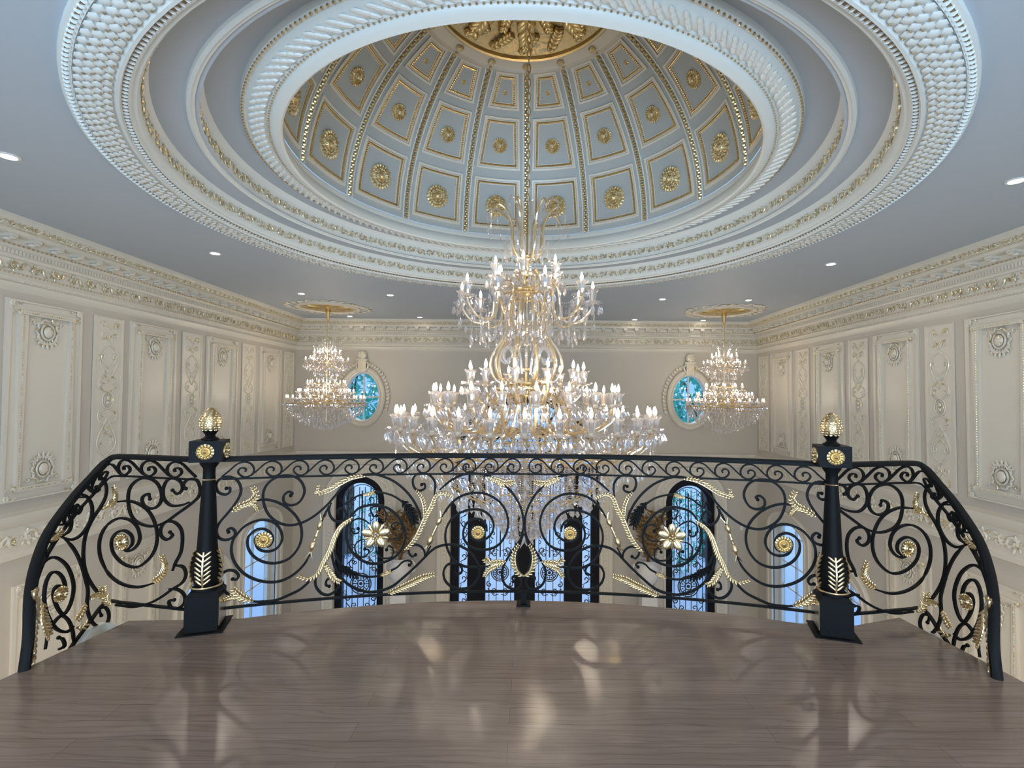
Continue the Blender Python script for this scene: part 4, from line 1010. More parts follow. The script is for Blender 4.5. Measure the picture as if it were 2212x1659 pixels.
def c_low(mb):
    circ_drops(mb, 1.44, -0.50, 60, 0.085, 0.020, 0.22, 0.03, 0.006)
    circ_drops(mb, 1.25, -0.60, 60, 0.085, 0.020, 0.12, 0.05)
    circ_drops(mb, 1.05, -0.62, 72, 0.10, 0.024, 0.26, 0.04, 0.008); circ_drops(mb, 0.98, -0.95, 60, 0.11, 0.026, 0.04, 0.03)
    circ_drops(mb, 0.82, -0.62, 60, 0.10, 0.024, 0.42, 0.04, 0.009); circ_drops(mb, 0.74, -1.08, 48, 0.12, 0.026, 0.05, 0.03)
    circ_drops(mb, 0.55, -0.62, 50, 0.11, 0.024, 0.58, 0.05, 0.010); circ_drops(mb, 0.46, -1.22, 34, 0.12, 0.028, 0.05, 0.03)
    circ_drops(mb, 0.34, -0.62, 36, 0.11, 0.024, 0.72, 0.03, 0.011); circ_drops(mb, 0.26, -1.38, 22, 0.13, 0.030, 0.05, 0.02)
    circ_drops(mb, 0.16, -0.62, 24, 0.12, 0.026, 0.86, 0.02, 0.011); circ_drops(mb, 0.08, -1.52, 8, 0.14, 0.032, 0.03, 0.01)
part_cr(c_low, CH)
mb = MB()
for R_, z in ((1.25, -0.58), (1.05, -0.60), (0.82, -0.60), (0.55, -0.60), (0.98, -0.93), (0.74, -1.06), (0.46, -1.20), (0.26, -1.36)):
    mb.tube([(R_*math.cos(2*PI*i/40), R_*math.sin(2*PI*i/40), z) for i in range(40)], 0.005, 5, (0, 0, 1), True)
for k in range(16):
    a = 2*PI*k/16
    mb.tube(smooth([(r*math.cos(a), r*math.sin(a), z) for r, z in ((0.05, -0.5), (0.5, -0.56), (1.25, -0.58), (1.0, -0.9), (0.74, -1.06), (0.46, -1.2), (0.2, -1.36))], 2), 0.004, 5, (-math.sin(a), math.cos(a), 0))
mk('basket_frame', mb, 'gold', CH)

# the two smaller chandeliers
cs = candle_meshes(0.95)
def small_chandelier(x, y, label):
    t = thing('crystal_chandelier', label, 'chandelier', (x, y, CZ), 0, 'smaller crystal chandeliers')
    for n, r, z, ph in ((22, 0.86, 0.0, 0), (16, 0.62, 0.15, 0.1), (10, 0.42, 0.36, 0.2), (8, 0.47, 0.91, 0.3), (6, 0.28, 1.09, 0)):
        tier(t, n, r, z, F0 + ph, 0.08, z - 0.22, 0.10, 0.95, cs, 0.010, 'armglass')
    mb = MB(); mb.tube([(0, 0, -0.6), (0, 0, 1.3)], 0.012, 8); chain(mb, 1.28, 2.0, 0.06, 0.005, 0.014)
    mb.lathe([(0.015, 1.80), (0.035, 1.84), (0.05, 1.98), (0.07, 2.02), (0.05, 2.07)], 16)
    for R_, z in ((0.5, -0.12), (0.25, -0.1), (0.3, 0.3), (0.15, 0.8), (0.3, 0.02), (0.85, -0.17), (0.62, 0.0)): mb.tube([(R_*math.cos(2*PI*i/28), R_*math.sin(2*PI*i/28), z) for i in range(28)], 0.012, 5, (0, 0, 1), True)
    mk('stem', mb, 'gold', t)
    def bowl(mb):
        for k in range(9):
            u = k/8; R_ = 0.86*math.cos(u*1.45)**0.9; z = -0.16 - 0.55*u
            circ_drops(mb, R_, z, max(5, int(52*R_/0.86)), 0.085, 0.022, 0.02, 0.02, 0.008)
        for k in range(5): circ_drops(mb, 0.75 - 0.15*k, -0.14 - 0.02*k, 40 - 6*k, 0.07, 0.018, 0.02, 0.03)
    part_cr(bowl, t)
    def col_(mb):
        for R_, z, n in ((0.55, -0.05, 36), (0.4, 0.06, 30), (0.42, 0.2, 26), (0.3, 0.18, 24), (0.25, 0.34, 20), (0.2, 0.48, 20), (0.28, 0.6, 24), (0.38, 0.72, 26), (0.25, 0.72, 20), (0.44, 0.76, 16), (0.18, 0.88, 18), (0.26, 0.95, 16), (0.2, 1.12, 14), (0.32, 1.25, 10), (0.15, 1.3, 8)):
            circ_drops(mb, R_, z, n, 0.08, 0.018, 0.04, 0.03)
    part_cr(col_, t)
    mb = MB()
    for k in range(9):
        a = 2*PI*k/9; P = [(0.05, 1.0), (0.14, 1.08), (0.2, 1.22), (0.28, 1.34), (0.34, 1.32), (0.33, 1.24)] if k % 2 else [(0.05, 1.05), (0.12, 1.2), (0.14, 1.36)]
        mb.tube(smooth([(r*math.cos(a), r*math.sin(a), z) for r, z in P], 3), 0.009, 5, (-math.sin(a), math.cos(a), 0))
    mk('glass_plumes', mb, 'crystalc', t)
    return t
for x, y, lab in SCH: small_chandelier(x, y, 'smaller tiered crystal chandelier hanging on the %s, before the %s oval window' % (lab, lab))

# ------------------------------------------------------------------ landing floor
RIM = []   # plan outline of the landing, left half from centre to back
def cy(x): return 3.80 - 0.42*((x-X0)/2.1)**2
NL = on_z(438, 1352, 0.0); NEW = Vector((-2.035, 3.33, 0))
C1 = on_z(278, 1341, 0.0); C2 = on_z(0, 1469, 0.0)
edge = [(x, cy(x)) for x in [X0-0.1*i for i in range(0, 20)]] + [(-2.25, 3.43), (C1.x, C1.y), (C2.x, C2.y), (C2.x-0.12, 1.6), (C2.x - 0.35, 0.2), (C2.x - 0.35, YB)]
D1 = on_z(1943, 1334, 0.0); D2 = on_z(2212, 1474, 0.0)
mirr = {(C1.x, C1.y): (D1.x, D1.y), (C2.x, C2.y): (D2.x, D2.y)}
full = [mirr.get(p, (2*X0-p[0], p[1])) for p in edge[::-1]][:-1] + edge
mb = MB(); mb.poly([full], 0.0, -0.05)
mb.mi = 1; inner = [(x*0.995, y-0.015 if y > 0 else y) for x, y in full]; mb.poly([inner], -0.052, -0.40)
tag(mk('floor', mb, ['wood', 'cream'], sm=False), kind='structure')

# ------------------------------------------------------------------ newel posts
def newel(x, y, rz, side):
    t = thing('newel_post', 'black square-based newel post with gold pinecone finial, %s end of the balcony railing' % side, 'newel post', (x, y, 0), rz, 'newel posts of the balcony')
    mb = MB(); mb.box(-0.13, 0.13, -0.13, 0.13, 0.0, 0.008); mk('foot_plate', mb, 'iron', t, sm=False)
    mb = MB(); mb.box(-0.095, 0.095, -0.095, 0.095, 0.008, 0.235)
    mb.add([(sx*0.095, sy*0.095, 0.235) for sx, sy in ((-1,-1),(1,-1),(1,1),(-1,1))] + [(sx*0.075, sy*0.075, 0.262) for sx, sy in ((-1,-1),(1,-1),(1,1),(-1,1))], [(0,1,5,4),(1,2,6,5),(2,3,7,6),(3,0,4,7),(4,5,6,7)])
    mk('base_block', mb, 'iron', t, sm=False)
    mb = MB()
    for sx in (-1, 1):
        mb = MB(); mb.box(sx*0.095 - 0.004, sx*0.095 + 0.004, -0.075, 0.075, 0.03, 0.215); mk('gold_plaque', mb, 'goldpale', t, sm=False)
    mb = MB(); mb.lathe([(0.06, 0.255), (0.085, 0.262), (0.085, 0.275), (0.066, 0.285), (0.068, 0.30), (0.086, 0.36), (0.088, 0.41), (0.078, 0.46), (0.062, 0.52), (0.058, 0.56), (0.048, 0.80), (0.036, 1.02), (0.036, 1.07), (0.055, 1.10), (0.06, 1.12)], 28)
    mk('shaft', mb, 'iron', t)
    mb = MB(); mb.tube([(0.088*math.cos(2*PI*i/28), 0.088*math.sin(2*PI*i/28), 0.285) for i in range(28)], 0.007, 6, (0, 0, 1), True)
    mb.tube([(0.038*math.cos(2*PI*i/20), 0.038*math.sin(2*PI*i/20), 0.995) for i in range(20)], 0.004, 6, (0, 0, 1), True)
    mk('collar', mb, 'goldpale', t)
    def rad(z): 
        P = [(0.29, 0.075), (0.36, 0.09), (0.41, 0.092), (0.46, 0.084), (0.52, 0.068)]
        return float(np.interp(z, [p[0] for p in P], [p[1] for p in P]))
    for k in range(4):
        mb = MB(); a0 = -PI/2 + k*PI/2
        d = lambda a: (math.cos(a), math.sin(a))
        P = [(rad(z)*math.cos(a0), rad(z)*math.sin(a0), z) for z in np.linspace(0.295, 0.52, 8)]
        mb.tube(P, 0.0075, 6, (math.cos(a0), math.sin(a0), 0))
        for j in range(7):
            z = 0.31 + 0.03*j; 
            for s in (-1, 1):
                da = s*0.30; r = rad(z+0.012) + 0.002
                c = (r*math.cos(a0+da), r*math.sin(a0+da), z + 0.016); dd = unit((-math.sin(a0+da)*s*0.8, math.cos(a0+da)*s*0.8, 0.62)); nn = (math.cos(a0+da), math.sin(a0+da), 0); e2 = unit(cross(nn, dd)); n2 = cross(dd, e2)
                mb.ell(c, (0.028, 0.0085, 0.007), (dd, e2, n2), 8, 5)
        mk('gold_leaf', mb, 'goldpale', t)
    mb = MB(); mb.box(-0.094, 0.094, -0.094, 0.094, 1.12, 1.262)
    mk('cap_block', mb, 'iron', t, sm=False)
    rm = rosette_mesh(0.053, 'rosette', 2, 14, 'goldpale')
    for k in range(4):
        a = k*PI/2; o = ob('rosette', rm, t, (0.094*math.sin(a), -0.094*math.cos(a), 1.19), (PI/2, 0, a))
    mb = MB(); mb.lathe([(0.001, 1.262), (0.052, 1.263), (0.052, 1.272), (0.036, 1.282), (0.028, 1.295), (0.038, 1.312), (0.048, 1.325), (0.03, 1.33)], 24); mk('finial_neck', mb, 'iron', t)
    mb = MB(); PR = [(0.03, 1.322), (0.052, 1.335), (0.062, 1.365), (0.061, 1.395), (0.052, 1.43), (0.034, 1.462), (0.014, 1.482), (0.001, 1.487)]
    mb.lathe(PR, 24)
    for j in range(9):
        z = 1.332 + 0.0165*j; r = float(np.interp(z, [p[1] for p in PR], [p[0] for p in PR])); n = max(6, int(14*r/0.062))
        for i in range(n):
            a = 2*PI*(i + 0.5*(j % 2))/n; nn = (math.cos(a), math.sin(a), 0.1 + (0.5 if j > 5 else 0)); nn = unit(nn); dd = unit(cross(cross(nn, (0, 0, 1)), nn)); e2 = cross(dd, nn)
            mb.ell((r*math.cos(a), r*math.sin(a), z), (0.010, 0.0115, 0.006), (dd, e2, nn), 6, 4)
    mk('pinecone', mb, 'goldpale', t); t.scale = (1, 1, 0.97)
    return t
newel(NEW.x, NEW.y, math.radians(17), 'left'); newel(2*X0-NEW.x, NEW.y, math.radians(-17), 'right')

# ------------------------------------------------------------------ railings
RT = 1.11     # handrail top
def densify(P, n=10): 
    out = []
    for a, b in zip(P, P[1:]):
        for j in range(n): out.append(tuple(p + (q-p)*j/n for p, q in zip(a, b)))
    return out + [tuple(P[-1])]
X0 = 0.052
PC = [(x, 3.73 - 0.37*((x-X0)/2.1)**2) for x in np.linspace(-2.3, 0.3, 53)]
# stair side: plan of the railing, and height of its handrail
def at_depth(px, py, y): d = ray(px, py); q = CAM + d*(y/d.y); return (q.x, q.y, q.z)
STA = [(-1.8, 3.29, RT), (-2.1, 3.35, RT), (-2.4, 3.41, RT), (-2.7, 3.47, RT)] + [at_depth(*q) for q in ((238, 985, 3.52), (200, 1022, 3.40), (160, 1066, 3.29), (107, 1139, 3.12), (79, 1205, 3.00), (65, 1276, 2.90), (62, 1366, 2.84), (52, 1446, 2.79), (45, 1530, 2.72), (40, 1620, 2.62))]
PS3 = smooth(STA, 8); PS = [(p[0], p[1]) for p in PS3]
def onpath(px, py, path):
    d = ray(px, py); best = None; ex, ey = CAM.x, CAM.y
    for (ax, ay), (bx, by) in zip(path, path[1:]):
        sx, sy = bx-ax, by-ay; den = d.x*sy - d.y*sx
        if abs(den) < 1e-9: continue
        t = ((ax-ex)*sy - (ay-ey)*sx)/den; u = ((ax-ex)*d.y - (ay-ey)*d.x)/den
        if t > 0 and -0.001 <= u <= 1.001:
            L = math.hypot(sx, sy); n = (sy/L, -sx/L, 0)
            if n[0]*(ex-ax) + n[1]*(ey-ay) < 0: n = (-n[0], -n[1], 0)
            if best is None or t < best[0]: best = (t, (ex + d.x*t, ey + d.y*t, CAM.z + d.z*t), n)
    if best is None:
        a = min(path, key=lambda p: abs((p[0]-ex)*d.y - (p[1]-ey)*d.x)); t = (a[1]-ey)/d.y
        best = (t, (a[0], a[1], CAM.z + d.z*t), (0, -1, 0))
    return best[1], best[2]
def A(x, y): return (400 + x/4.147, 950 + y/4.147)      # points read off the photograph, three zoomed areas
def B(x, y): return (800 + x/4.147, 950 + y/4.147)
def S_(x, y): return (x/2.764, 860 + y/2.764)
def lift(pts, path, k=4, off=0.0):
    P = []; N = []
    for q in smooth(pts, k):
        p, n = onpath(q[0], q[1], path); P.append(tuple(p[i] + n[i]*off for i in range(3))); N.append(n)
    return P, N
def mir(P): return [(2*X0-p[0],) + tuple(p[1:]) for p in P]
def both(t, name, build, mats, mirror=True, label=None, tr=None):
    """build(mb, m) where m flips the shape across the room axis"""
    for m in ((1, -1) if mirror else (1,)):
        mb = MB(); build(mb, m)
        o = mk(name, mb, mats, (t if tr is None or m == 1 else tr))
        if label: o['label'] = label
    return
def iron_curve(t, pts, path, w=0.0155, name='scroll', tr=None, mirror=True, blob0=False, blob1=False, taper=None):
    P, N = lift(pts, path)
    tp = None
    def bd(mb, m):
        Q = P if m == 1 else mir(P); NN = N if m == 1 else [(-q[0], q[1], q[2]) for q in N]
        n = len(Q); tp = [1.0 if 2 < i < n-3 else 0.75 for i in range(n)]
        mb.bar(Q, w, 0.016, NN, taper=tp)
        if blob0: mb.ell(Q[0], 0.0125, nu=8, nv=6)
        if blob1: mb.ell(Q[-1], 0.0125, nu=8, nv=6)
    both(t, name, bd, 'iron', mirror, None, tr)
def gold_curve(t, pts, path, w=0.03, side=0, tr=None, name='gold_leaf', m_='goldpale', off=0.012, lobes=None, mirror=True):
    P, N = lift(pts, path, 4, off)
    w *= 1.22
    def bd(mb, m):
        Q = P if m == 1 else mir(P); N0 = N[len(N)//2]; N1 = N0 if m == 1 else (-N0[0], N0[1], 0)
        leafy(mb, Q, N1, w, side*m, lobes)
    both(t, name, bd, m_, mirror, 'gold leaf' if m_ != 'iron' else 'black leaf', tr)
def spindle(t, a, b, path, tr=None):
    P, N = lift([a, b], path, 4, 0.0)
    P0, P1 = P[0], P[-1]
    def bd(mb, m):
        p0 = P0 if m == 1 else (2*X0-P0[0],) + P0[1:]; p1 = P1 if m == 1 else (2*X0-P1[0],) + P1[1:]
        L = math.dist(p0, p1); prof = [(0.0, 0.006), (0.06, 0.016), (0.14, 0.022), (0.24, 0.016), (0.30, 0.009), (0.36, 0.013), (0.42, 0.009), (0.5, 0.015), (0.57, 0.009), (0.63, 0.013), (0.68, 0.009), (0.76, 0.02), (0.86, 0.024), (0.95, 0.014), (1.0, 0.008)]
        Q = [tuple(x + (y-x)*s for x, y in zip(p0, p1)) for s, r in prof]
        mb.tube(Q, 1.0, 10, (0, -1, 0), taper=[r for s, r in prof])
        T = unit(tuple(y-x for x, y in zip(p0, p1)))
        for e, sg in ((p0, -1), (p1, 1)):
            for q in (-1, 1): mb.tube([e, tuple(e[i] + sg*T[i]*0.03 + (q*0.014 if i == 0 else 0) for i in range(3)), tuple(e[i] + sg*T[i]*0.05 + (q*0.028 if i == 0 else 0) for i in range(3))], 0.005, 5, taper=[1.3, 1, 0.3])
    both(t, 'gold_spindle', bd, 'goldpale', True, 'gold spindle', tr)
RAIL = thing('balustrade', 'long bowed black scrollwork railing with gold leaves between the two newel posts', 'railing', (0, 3.73, 0))
SL = thing('balustrade', 'left stair railing of black scrolls and gold leaves, left of the left newel', 'railing', (-2.9, 3.4, 0))
SR = thing('balustrade', 'right stair railing of black scrolls and gold leaves, right of the right newel', 'railing', (2.9, 3.4, 0))
_mk = mk
def mk(name, mb, mats, parent=None, sm=True, **k):
    o = _mk(name, mb, mats, parent, sm, **k)
    if parent in (RAIL, SL, SR): o.location = tuple(-c for c in parent.location)
    return o
# --- main rails
cen = [(x+X0, 3.73 - 0.37*(x/2.1)**2) for x in np.linspace(-2.03, 2.03, 61)]
HR = [(-0.024, -0.016), (0.024, -0.016), (0.027, 0.0), (0.022, 0.014), (0.008, 0.019), (-0.008, 0.019), (-0.022, 0.014), (-0.027, 0.0)]
mb = MB(); mb.sweep([(x, y, RT-0.019) for x, y in cen], HR, (0, 0, 1)); mk('handrail', mb, 'iron', RAIL)
ZM = 0.957; ZB = 0.095
mb = MB(); mb.bar([(x, y, ZM) for x, y in cen], 0.018, 0.012, (0, 0, 1)); mk('middle_rail', mb, 'iron', RAIL)
mb = MB(); mb.bar([(x, y, ZB) for x, y in cen], 0.022, 0.014, (0, 0, 1)); mk('bottom_rail', mb, 'iron', RAIL)
mb = MB(); mb.box(X0-0.022, X0+0.022, 3.708, 3.752, 0.012, ZB); mb.box(X0-0.05, X0+0.05, 3.68, 3.78, 0.0, 0.014); mk('foot', mb, 'iron', RAIL, sm=False)
def wave(fp, s0, s1, n, zlo, zhi, parent, rev=False):
    """running scroll: n units along the plan path function fp(s) -> (x, y, nx, ny)"""
    w = (s1-s0)/n; H = zhi - zlo; zc = (zlo + zhi)/2; R_ = H*0.40
    for i in range(n):
        c = s0 + (i+0.5)*w; sg = -1 if rev else 1
        pts = [(u*w, v*H) for u, v in ((-.77,-.40), (-.52,-.05), (-.27,.32), (-.02,.46), (.21,.34), (.33,.04), (.29,-.28), (.10,-.47), (-.08,-.43), (-.22,-.19), (-.18,.02), (-.06,.10), (.05,0), (.02,-.15))]
        P = []; N = []
        for u, v in smooth(pts, 3):
            x, y, nx, ny, dz = fp(c + sg*u); P.append((x, y, zc + v + dz)); N.append((nx, ny, 0))
        mb = MB(); mb.bar(P, 0.0105, 0.018, N); mk('wave_scroll', mb, 'iron', parent)
def fc(s):
    y = 3.73 - 0.37*(s/2.1)**2; sl = -0.74*s/4.41; L = math.hypot(1, sl); return (s+X0, y, sl/L, -1/L, 0.0)
wave(fc, -1.99, -0.005, 12, ZM+0.006, RT-0.036, RAIL, False)
wave(fc, 0.005, 1.99, 12, ZM+0.006, RT-0.036, RAIL, True)
K = lambda f, L: [f(x, y) for x, y in L]
mixed = lambda L: [ (A if q[2] == 'A' else B)(q[0], q[1]) for q in L]
iron_curve(RAIL, K(A, [(370,435),(398,430),(400,465),(365,490),(305,475),(278,430),(285,380),(325,345),(385,330),(450,350),(490,400),(500,460),(480,520),(435,590),(370,670),(310,740),(283,800),(290,860),(330,893),(390,893),(440,860),(447,820),(415,792),(380,805),(388,826)]), PC, blob0=True, blob1=True)
iron_curve(RAIL, mixed([(945,500,'A'),(962,480,'A'),(925,466,'A'),(885,500,'A'),(882,550,'A'),(915,580,'A'),(965,585,'A'),(1020,560,'A'),(1060,500,'A'),(1068,440,'A'),(1040,375,'A'),(990,335,'A'),(925,320,'A'),(850,325,'A'),(770,365,'A'),(715,430,'A'),(697,510,'A'),(710,590,'A'),(745,665,'A'),(800,720,'A'),(870,755,'A'),(950,765,'A'),(1040,745,'A'),(1130,700,'A'),(1210,640,'A'),(1280,575,'A'),(1340,505,'A'),(1400,435,'A'),(1480,370,'A'),(1560,325,'A'),(1650,308,'A'),(80,318,'B'),(200,365,'B'),(300,440,'B'),(380,535,'B'),(435,640,'B'),(462,740,'B')]), PC, blob0=True)
iron_curve(RAIL, K(A, [(620,548),(700,535),(780,545),(860,575),(930,620),(990,680),(1030,750),(1045,840),(1030,930),(985,1010),(920,1070),(840,1100),(760,1105),(680,1085),(610,1040),(565,970),(560,890),(590,840),(640,805),(700,798),(755,825),(785,880),(770,935),(735,962)]), PC)
iron_curve(RAIL, K(A, [(1120,1020),(1070,1110),(980,1200),(870,1260),(760,1275),(640,1255),(530,1200),(450,1110),(415,1010),(425,910),(470,840),(540,770),(640,725),(720,718),(800,745),(850,800),(870,870),(855,930),(810,980),(740,1000),(670,985),(635,940),(630,880),(660,840)]), PC)
iron_curve(RAIL, K(A, [(425,1248),(462,1250),(478,1215),(450,1180),(400,1168),(350,1185),(318,1235),(320,1300),(360,1360),(410,1400),(480,1430)]), PC, blob0=True)
iron_curve(RAIL, K(A, [(600,1448),(720,1450),(820,1435),(930,1390),(1030,1340),(1110,1270),(1160,1215)]), PC)
iron_curve(RAIL, K(A, [(1185,1205),(1165,1270),(1180,1330),(1230,1380),(1290,1388),(1350,1350),(1388,1290),(1370,1250),(1310,1235),(1268,1258),(1262,1300),(1290,1312)]), PC, blob1=True)
iron_curve(RAIL, mixed([(1310,960,'A'),(1320,1060,'A'),(1350,1160,'A'),(1410,1250,'A'),(1500,1320,'A'),(1600,1355,'A'),(0,1365,'B'),(100,1350,'B'),(200,1310,'B'),(300,1230,'B'),(400,1140,'B'),(480,1060,'B'),(540,1000,'B'),(600,960,'B'),(680,940,'B'),(770,942,'B'),(860,980,'B'),(930,1050,'B'),(970,1130,'B'),(975,1210,'B'),(940,1280,'B'),(880,1325,'B'),(800,1335,'B'),(720,1310,'B'),(670,1260,'B'),(655,1190,'B'),(680,1130,'B'),(730,1105,'B'),(790,1110,'B'),(820,1150,'B'),(812,1192,'B'),(765,1200,'B')]), PC, blob1=True)
iron_curve(RAIL, mixed([(1330,930,'A'),(1345,1030,'A'),(1390,1110,'A'),(1480,1180,'A'),(1600,1222,'A'),(1700,1225,'A'),(100,1205,'B'),(180,1172,'B'),(240,1142,'B'),(285,1098,'B'),(335,1080,'B'),(372,1100,'B'),(350,1122,'B')]), PC, 0.011, blob1=True)
iron_curve(RAIL, mixed([(1480,700,'A'),(1545,620,'A'),(1640,588,'A'),(70,582,'B'),(170,620,'B'),(250,690,'B'),(300,780,'B'),(315,870,'B'),(290,960,'B'),(230,1040,'B'),(140,1090,'B'),(40,1110,'B'),(1630,1100,'A'),(1550,1060,'A'),(1480,980,'A'),(1445,880,'A'),(1450,780,'A'),(1490,690,'A')]), PC)
iron_curve(RAIL, mixed([(1400,540,'A'),(1430,575,'A'),(1480,550,'A'),(1540,505,'A'),(1620,485,'A'),(1700,468,'A'),(100,472,'B'),(200,500,'B'),(290,560,'B'),(350,640,'B'),(390,720,'B'),(400,790,'B')]), PC, 0.012, blob0=True)
iron_curve(RAIL, K(A, [(1310,565),(1288,620),(1300,680),(1340,725),(1400,730),(1440,690),(1435,640),(1400,613),(1368,632),(1375,668)]), PC, blob1=True)
iron_curve(RAIL, K(A, [(1290,590),(1255,660),(1225,730)]), PC)
for c in ([(1650,750,'A'),(1590,712,'A'),(1530,710,'A'),(1485,750,'A'),(1482,800,'A'),(1515,840,'A'),(1555,828,'A'),(1550,795,'A')], [(1620,885,'A'),(1550,910,'A'),(1520,960,'A'),(1540,1030,'A'),(1590,1050,'A'),(1640,1020,'A'),(1640,985,'A'),(1610,978,'A')],
          [(1710,950,'A'),(1720,1020,'A'),(1770,1060,'A'),(1840,1055,'A'),(205,1020,'B'),(200,970,'B'),(165,950,'B'),(145,985,'B')], [(160,888,'B'),(250,880,'B'),(295,820,'B'),(280,760,'B'),(230,740,'B'),(190,765,'B'),(210,798,'B')],
          [(110,760,'B'),(145,690,'B'),(120,620,'B'),(60,597,'B'),(0,612,'B'),(1668,645,'A'),(1685,685,'A'),(1715,680,'A')]):
    iron_curve(RAIL, mixed(c), PC, 0.009, blob1=True)
iron_curve(RAIL, K(B, [(460,402),(485,395),(488,435),(440,455),(395,430),(380,370),(400,320),(450,300),(520,310),(570,360),(582,420),(572,500)]), PC, blob0=True)
iron_curve(RAIL, K(B, [(620,450),(700,380),(780,330),(870,305),(970,303),(1080,330),(1180,385),(1260,460),(1320,550),(1360,650),(1372,760),(1350,880),(1290,970),(1230,1060),(1185,1150),(1180,1230),(1210,1300),(1270,1335),(1325,1330),(1352,1290),(1345,1240),(1310,1215),(1272,1235),(1285,1268)]), PC, blob1=True)
iron_curve(RAIL, K(B, [(640,690),(700,600),(770,530),(850,490),(950,475),(1050,490),(1150,550),(1210,630),(1235,730),(1220,830),(1160,930),(1080,975),(990,985),(900,960),(840,890),(835,810),(870,740),(920,710),(985,712),(1035,760),(1045,820)]), PC)
iron_curve(RAIL, K(B, [(930,770),(900,810),(905,870),(960,905),(1030,890),(1085,840),(1105,770),(1085,700),(1035,650),(960,623),(860,632),(760,680),(700,750),(672,840),(680,940),(720,1040),(790,1110),(880,1140),(990,1135),(1080,1130)]), PC)
iron_curve(RAIL, K(B, [(540,950),(500,1030),(480,1060)]), PC)
iron_curve(RAIL, K(B, [(405,1030),(375,1045),(345,1010),(350,960),(400,940),(450,955),(485,1000),(485,1060)]), PC, 0.013, blob0=True)
iron_curve(RAIL, K(B, [(1375,840),(1345,920),(1318,1020),(1318,1110),(1345,1190),(1378,1220)]), PC, 0.014)
# gilt leaves
gold_curve(RAIL, K(A, [(425,640),(500,590),(590,550),(640,490),(615,420)]), PC, 0.034)
gold_curve(RAIL, K(A, [(560,560),(620,580),(655,630)]), PC, 0.02)
gold_curve(RAIL, K(A, [(1610,325),(1500,345),(1400,395),(1320,445),(1235,478),(1180,485),(1190,410)]), PC, 0.036, 1)
gold_curve(RAIL, K(A, [(1500,690),(1400,760),(1335,860),(1290,980),(1230,1090),(1180,1190),(1110,1235),(1020,1210)]), PC, 0.036, -1)
gold_curve(RAIL, K(A, [(1255,1105),(1300,1180),(1340,1240),(1390,1265)]), PC, 0.030)
gold_curve(RAIL, K(A, [(615,1440),(540,1410),(480,1370),(440,1330)]), PC, 0.036)
gold_curve(RAIL, K(A, [(520,1430),(440,1400),(340,1425)]), PC, 0.024)
gold_curve(RAIL, mixed([(1760,1215,'A'),(110,1205,'B'),(185,1170,'B')]), PC, 0.018)
gold_curve(RAIL, K(A, [(1600,490),(1640,485),(1695,468)]), PC, 0.018)
gold_curve(RAIL, K(B, [(310,980),(400,870),(450,770),(490,680),(540,590),(580,500),(640,465),(700,480),(745,505)]), PC, 0.036, 1)
gold_curve(RAIL, K(B, [(480,700),(478,600),(455,520),(410,460)]), PC, 0.030, 1)
gold_curve(RAIL, K(B, [(160,1370),(250,1330),(380,1270),(470,1225),(570,1200)]), PC, 0.034)
gold_curve(RAIL, K(B, [(1060,330),(1130,360),(1200,385),(1290,375)]), PC, 0.034)
gold_curve(RAIL, K(B, [(1215,1085),(1130,1095),(1080,1100),(1030,1060)]), PC, 0.034)
gold_curve(RAIL, K(B, [(1190,1100),(1110,1130),(1060,1160),(1025,1215)]), PC, 0.026)
gold_curve(RAIL, K(B, [(1372,1215),(1320,1170),(1295,1090),(1300,1010),(1335,940)]), PC, 0.036, -1)
gold_curve(RAIL, K(B, [(285,540),(330,590),(370,650),(400,740)]), PC, 0.044, 0, m_='iron', name='iron_leaf')
gold_curve(RAIL, K(A, [(1375,1120),(1430,1150),(1490,1190),(1540,1205)]), PC, 0.034, 0, m_='iron', name='iron_leaf')
spindle(RAIL, A(1222,725), A(1125,1000), PC); spindle(RAIL, B(632,690), B(515,945), PC)
def pend(mb, m):
    P, N = lift(K(B, [(1215,400),(1240,470),(1250,520),(1262,560)]), PC)
    Q = P if m == 1 else mir(P); mb.tube(Q, 0.005, 6)
    for q in (0.4, 0.75, 1.0): p = Q[int(q*(len(Q)-1))]; mb.ell(p, 0.011 if q < 1 else 0.008, nu=8, nv=5)
both(RAIL, 'gold_pendant', pend, 'goldpale', True, 'gold pendant')
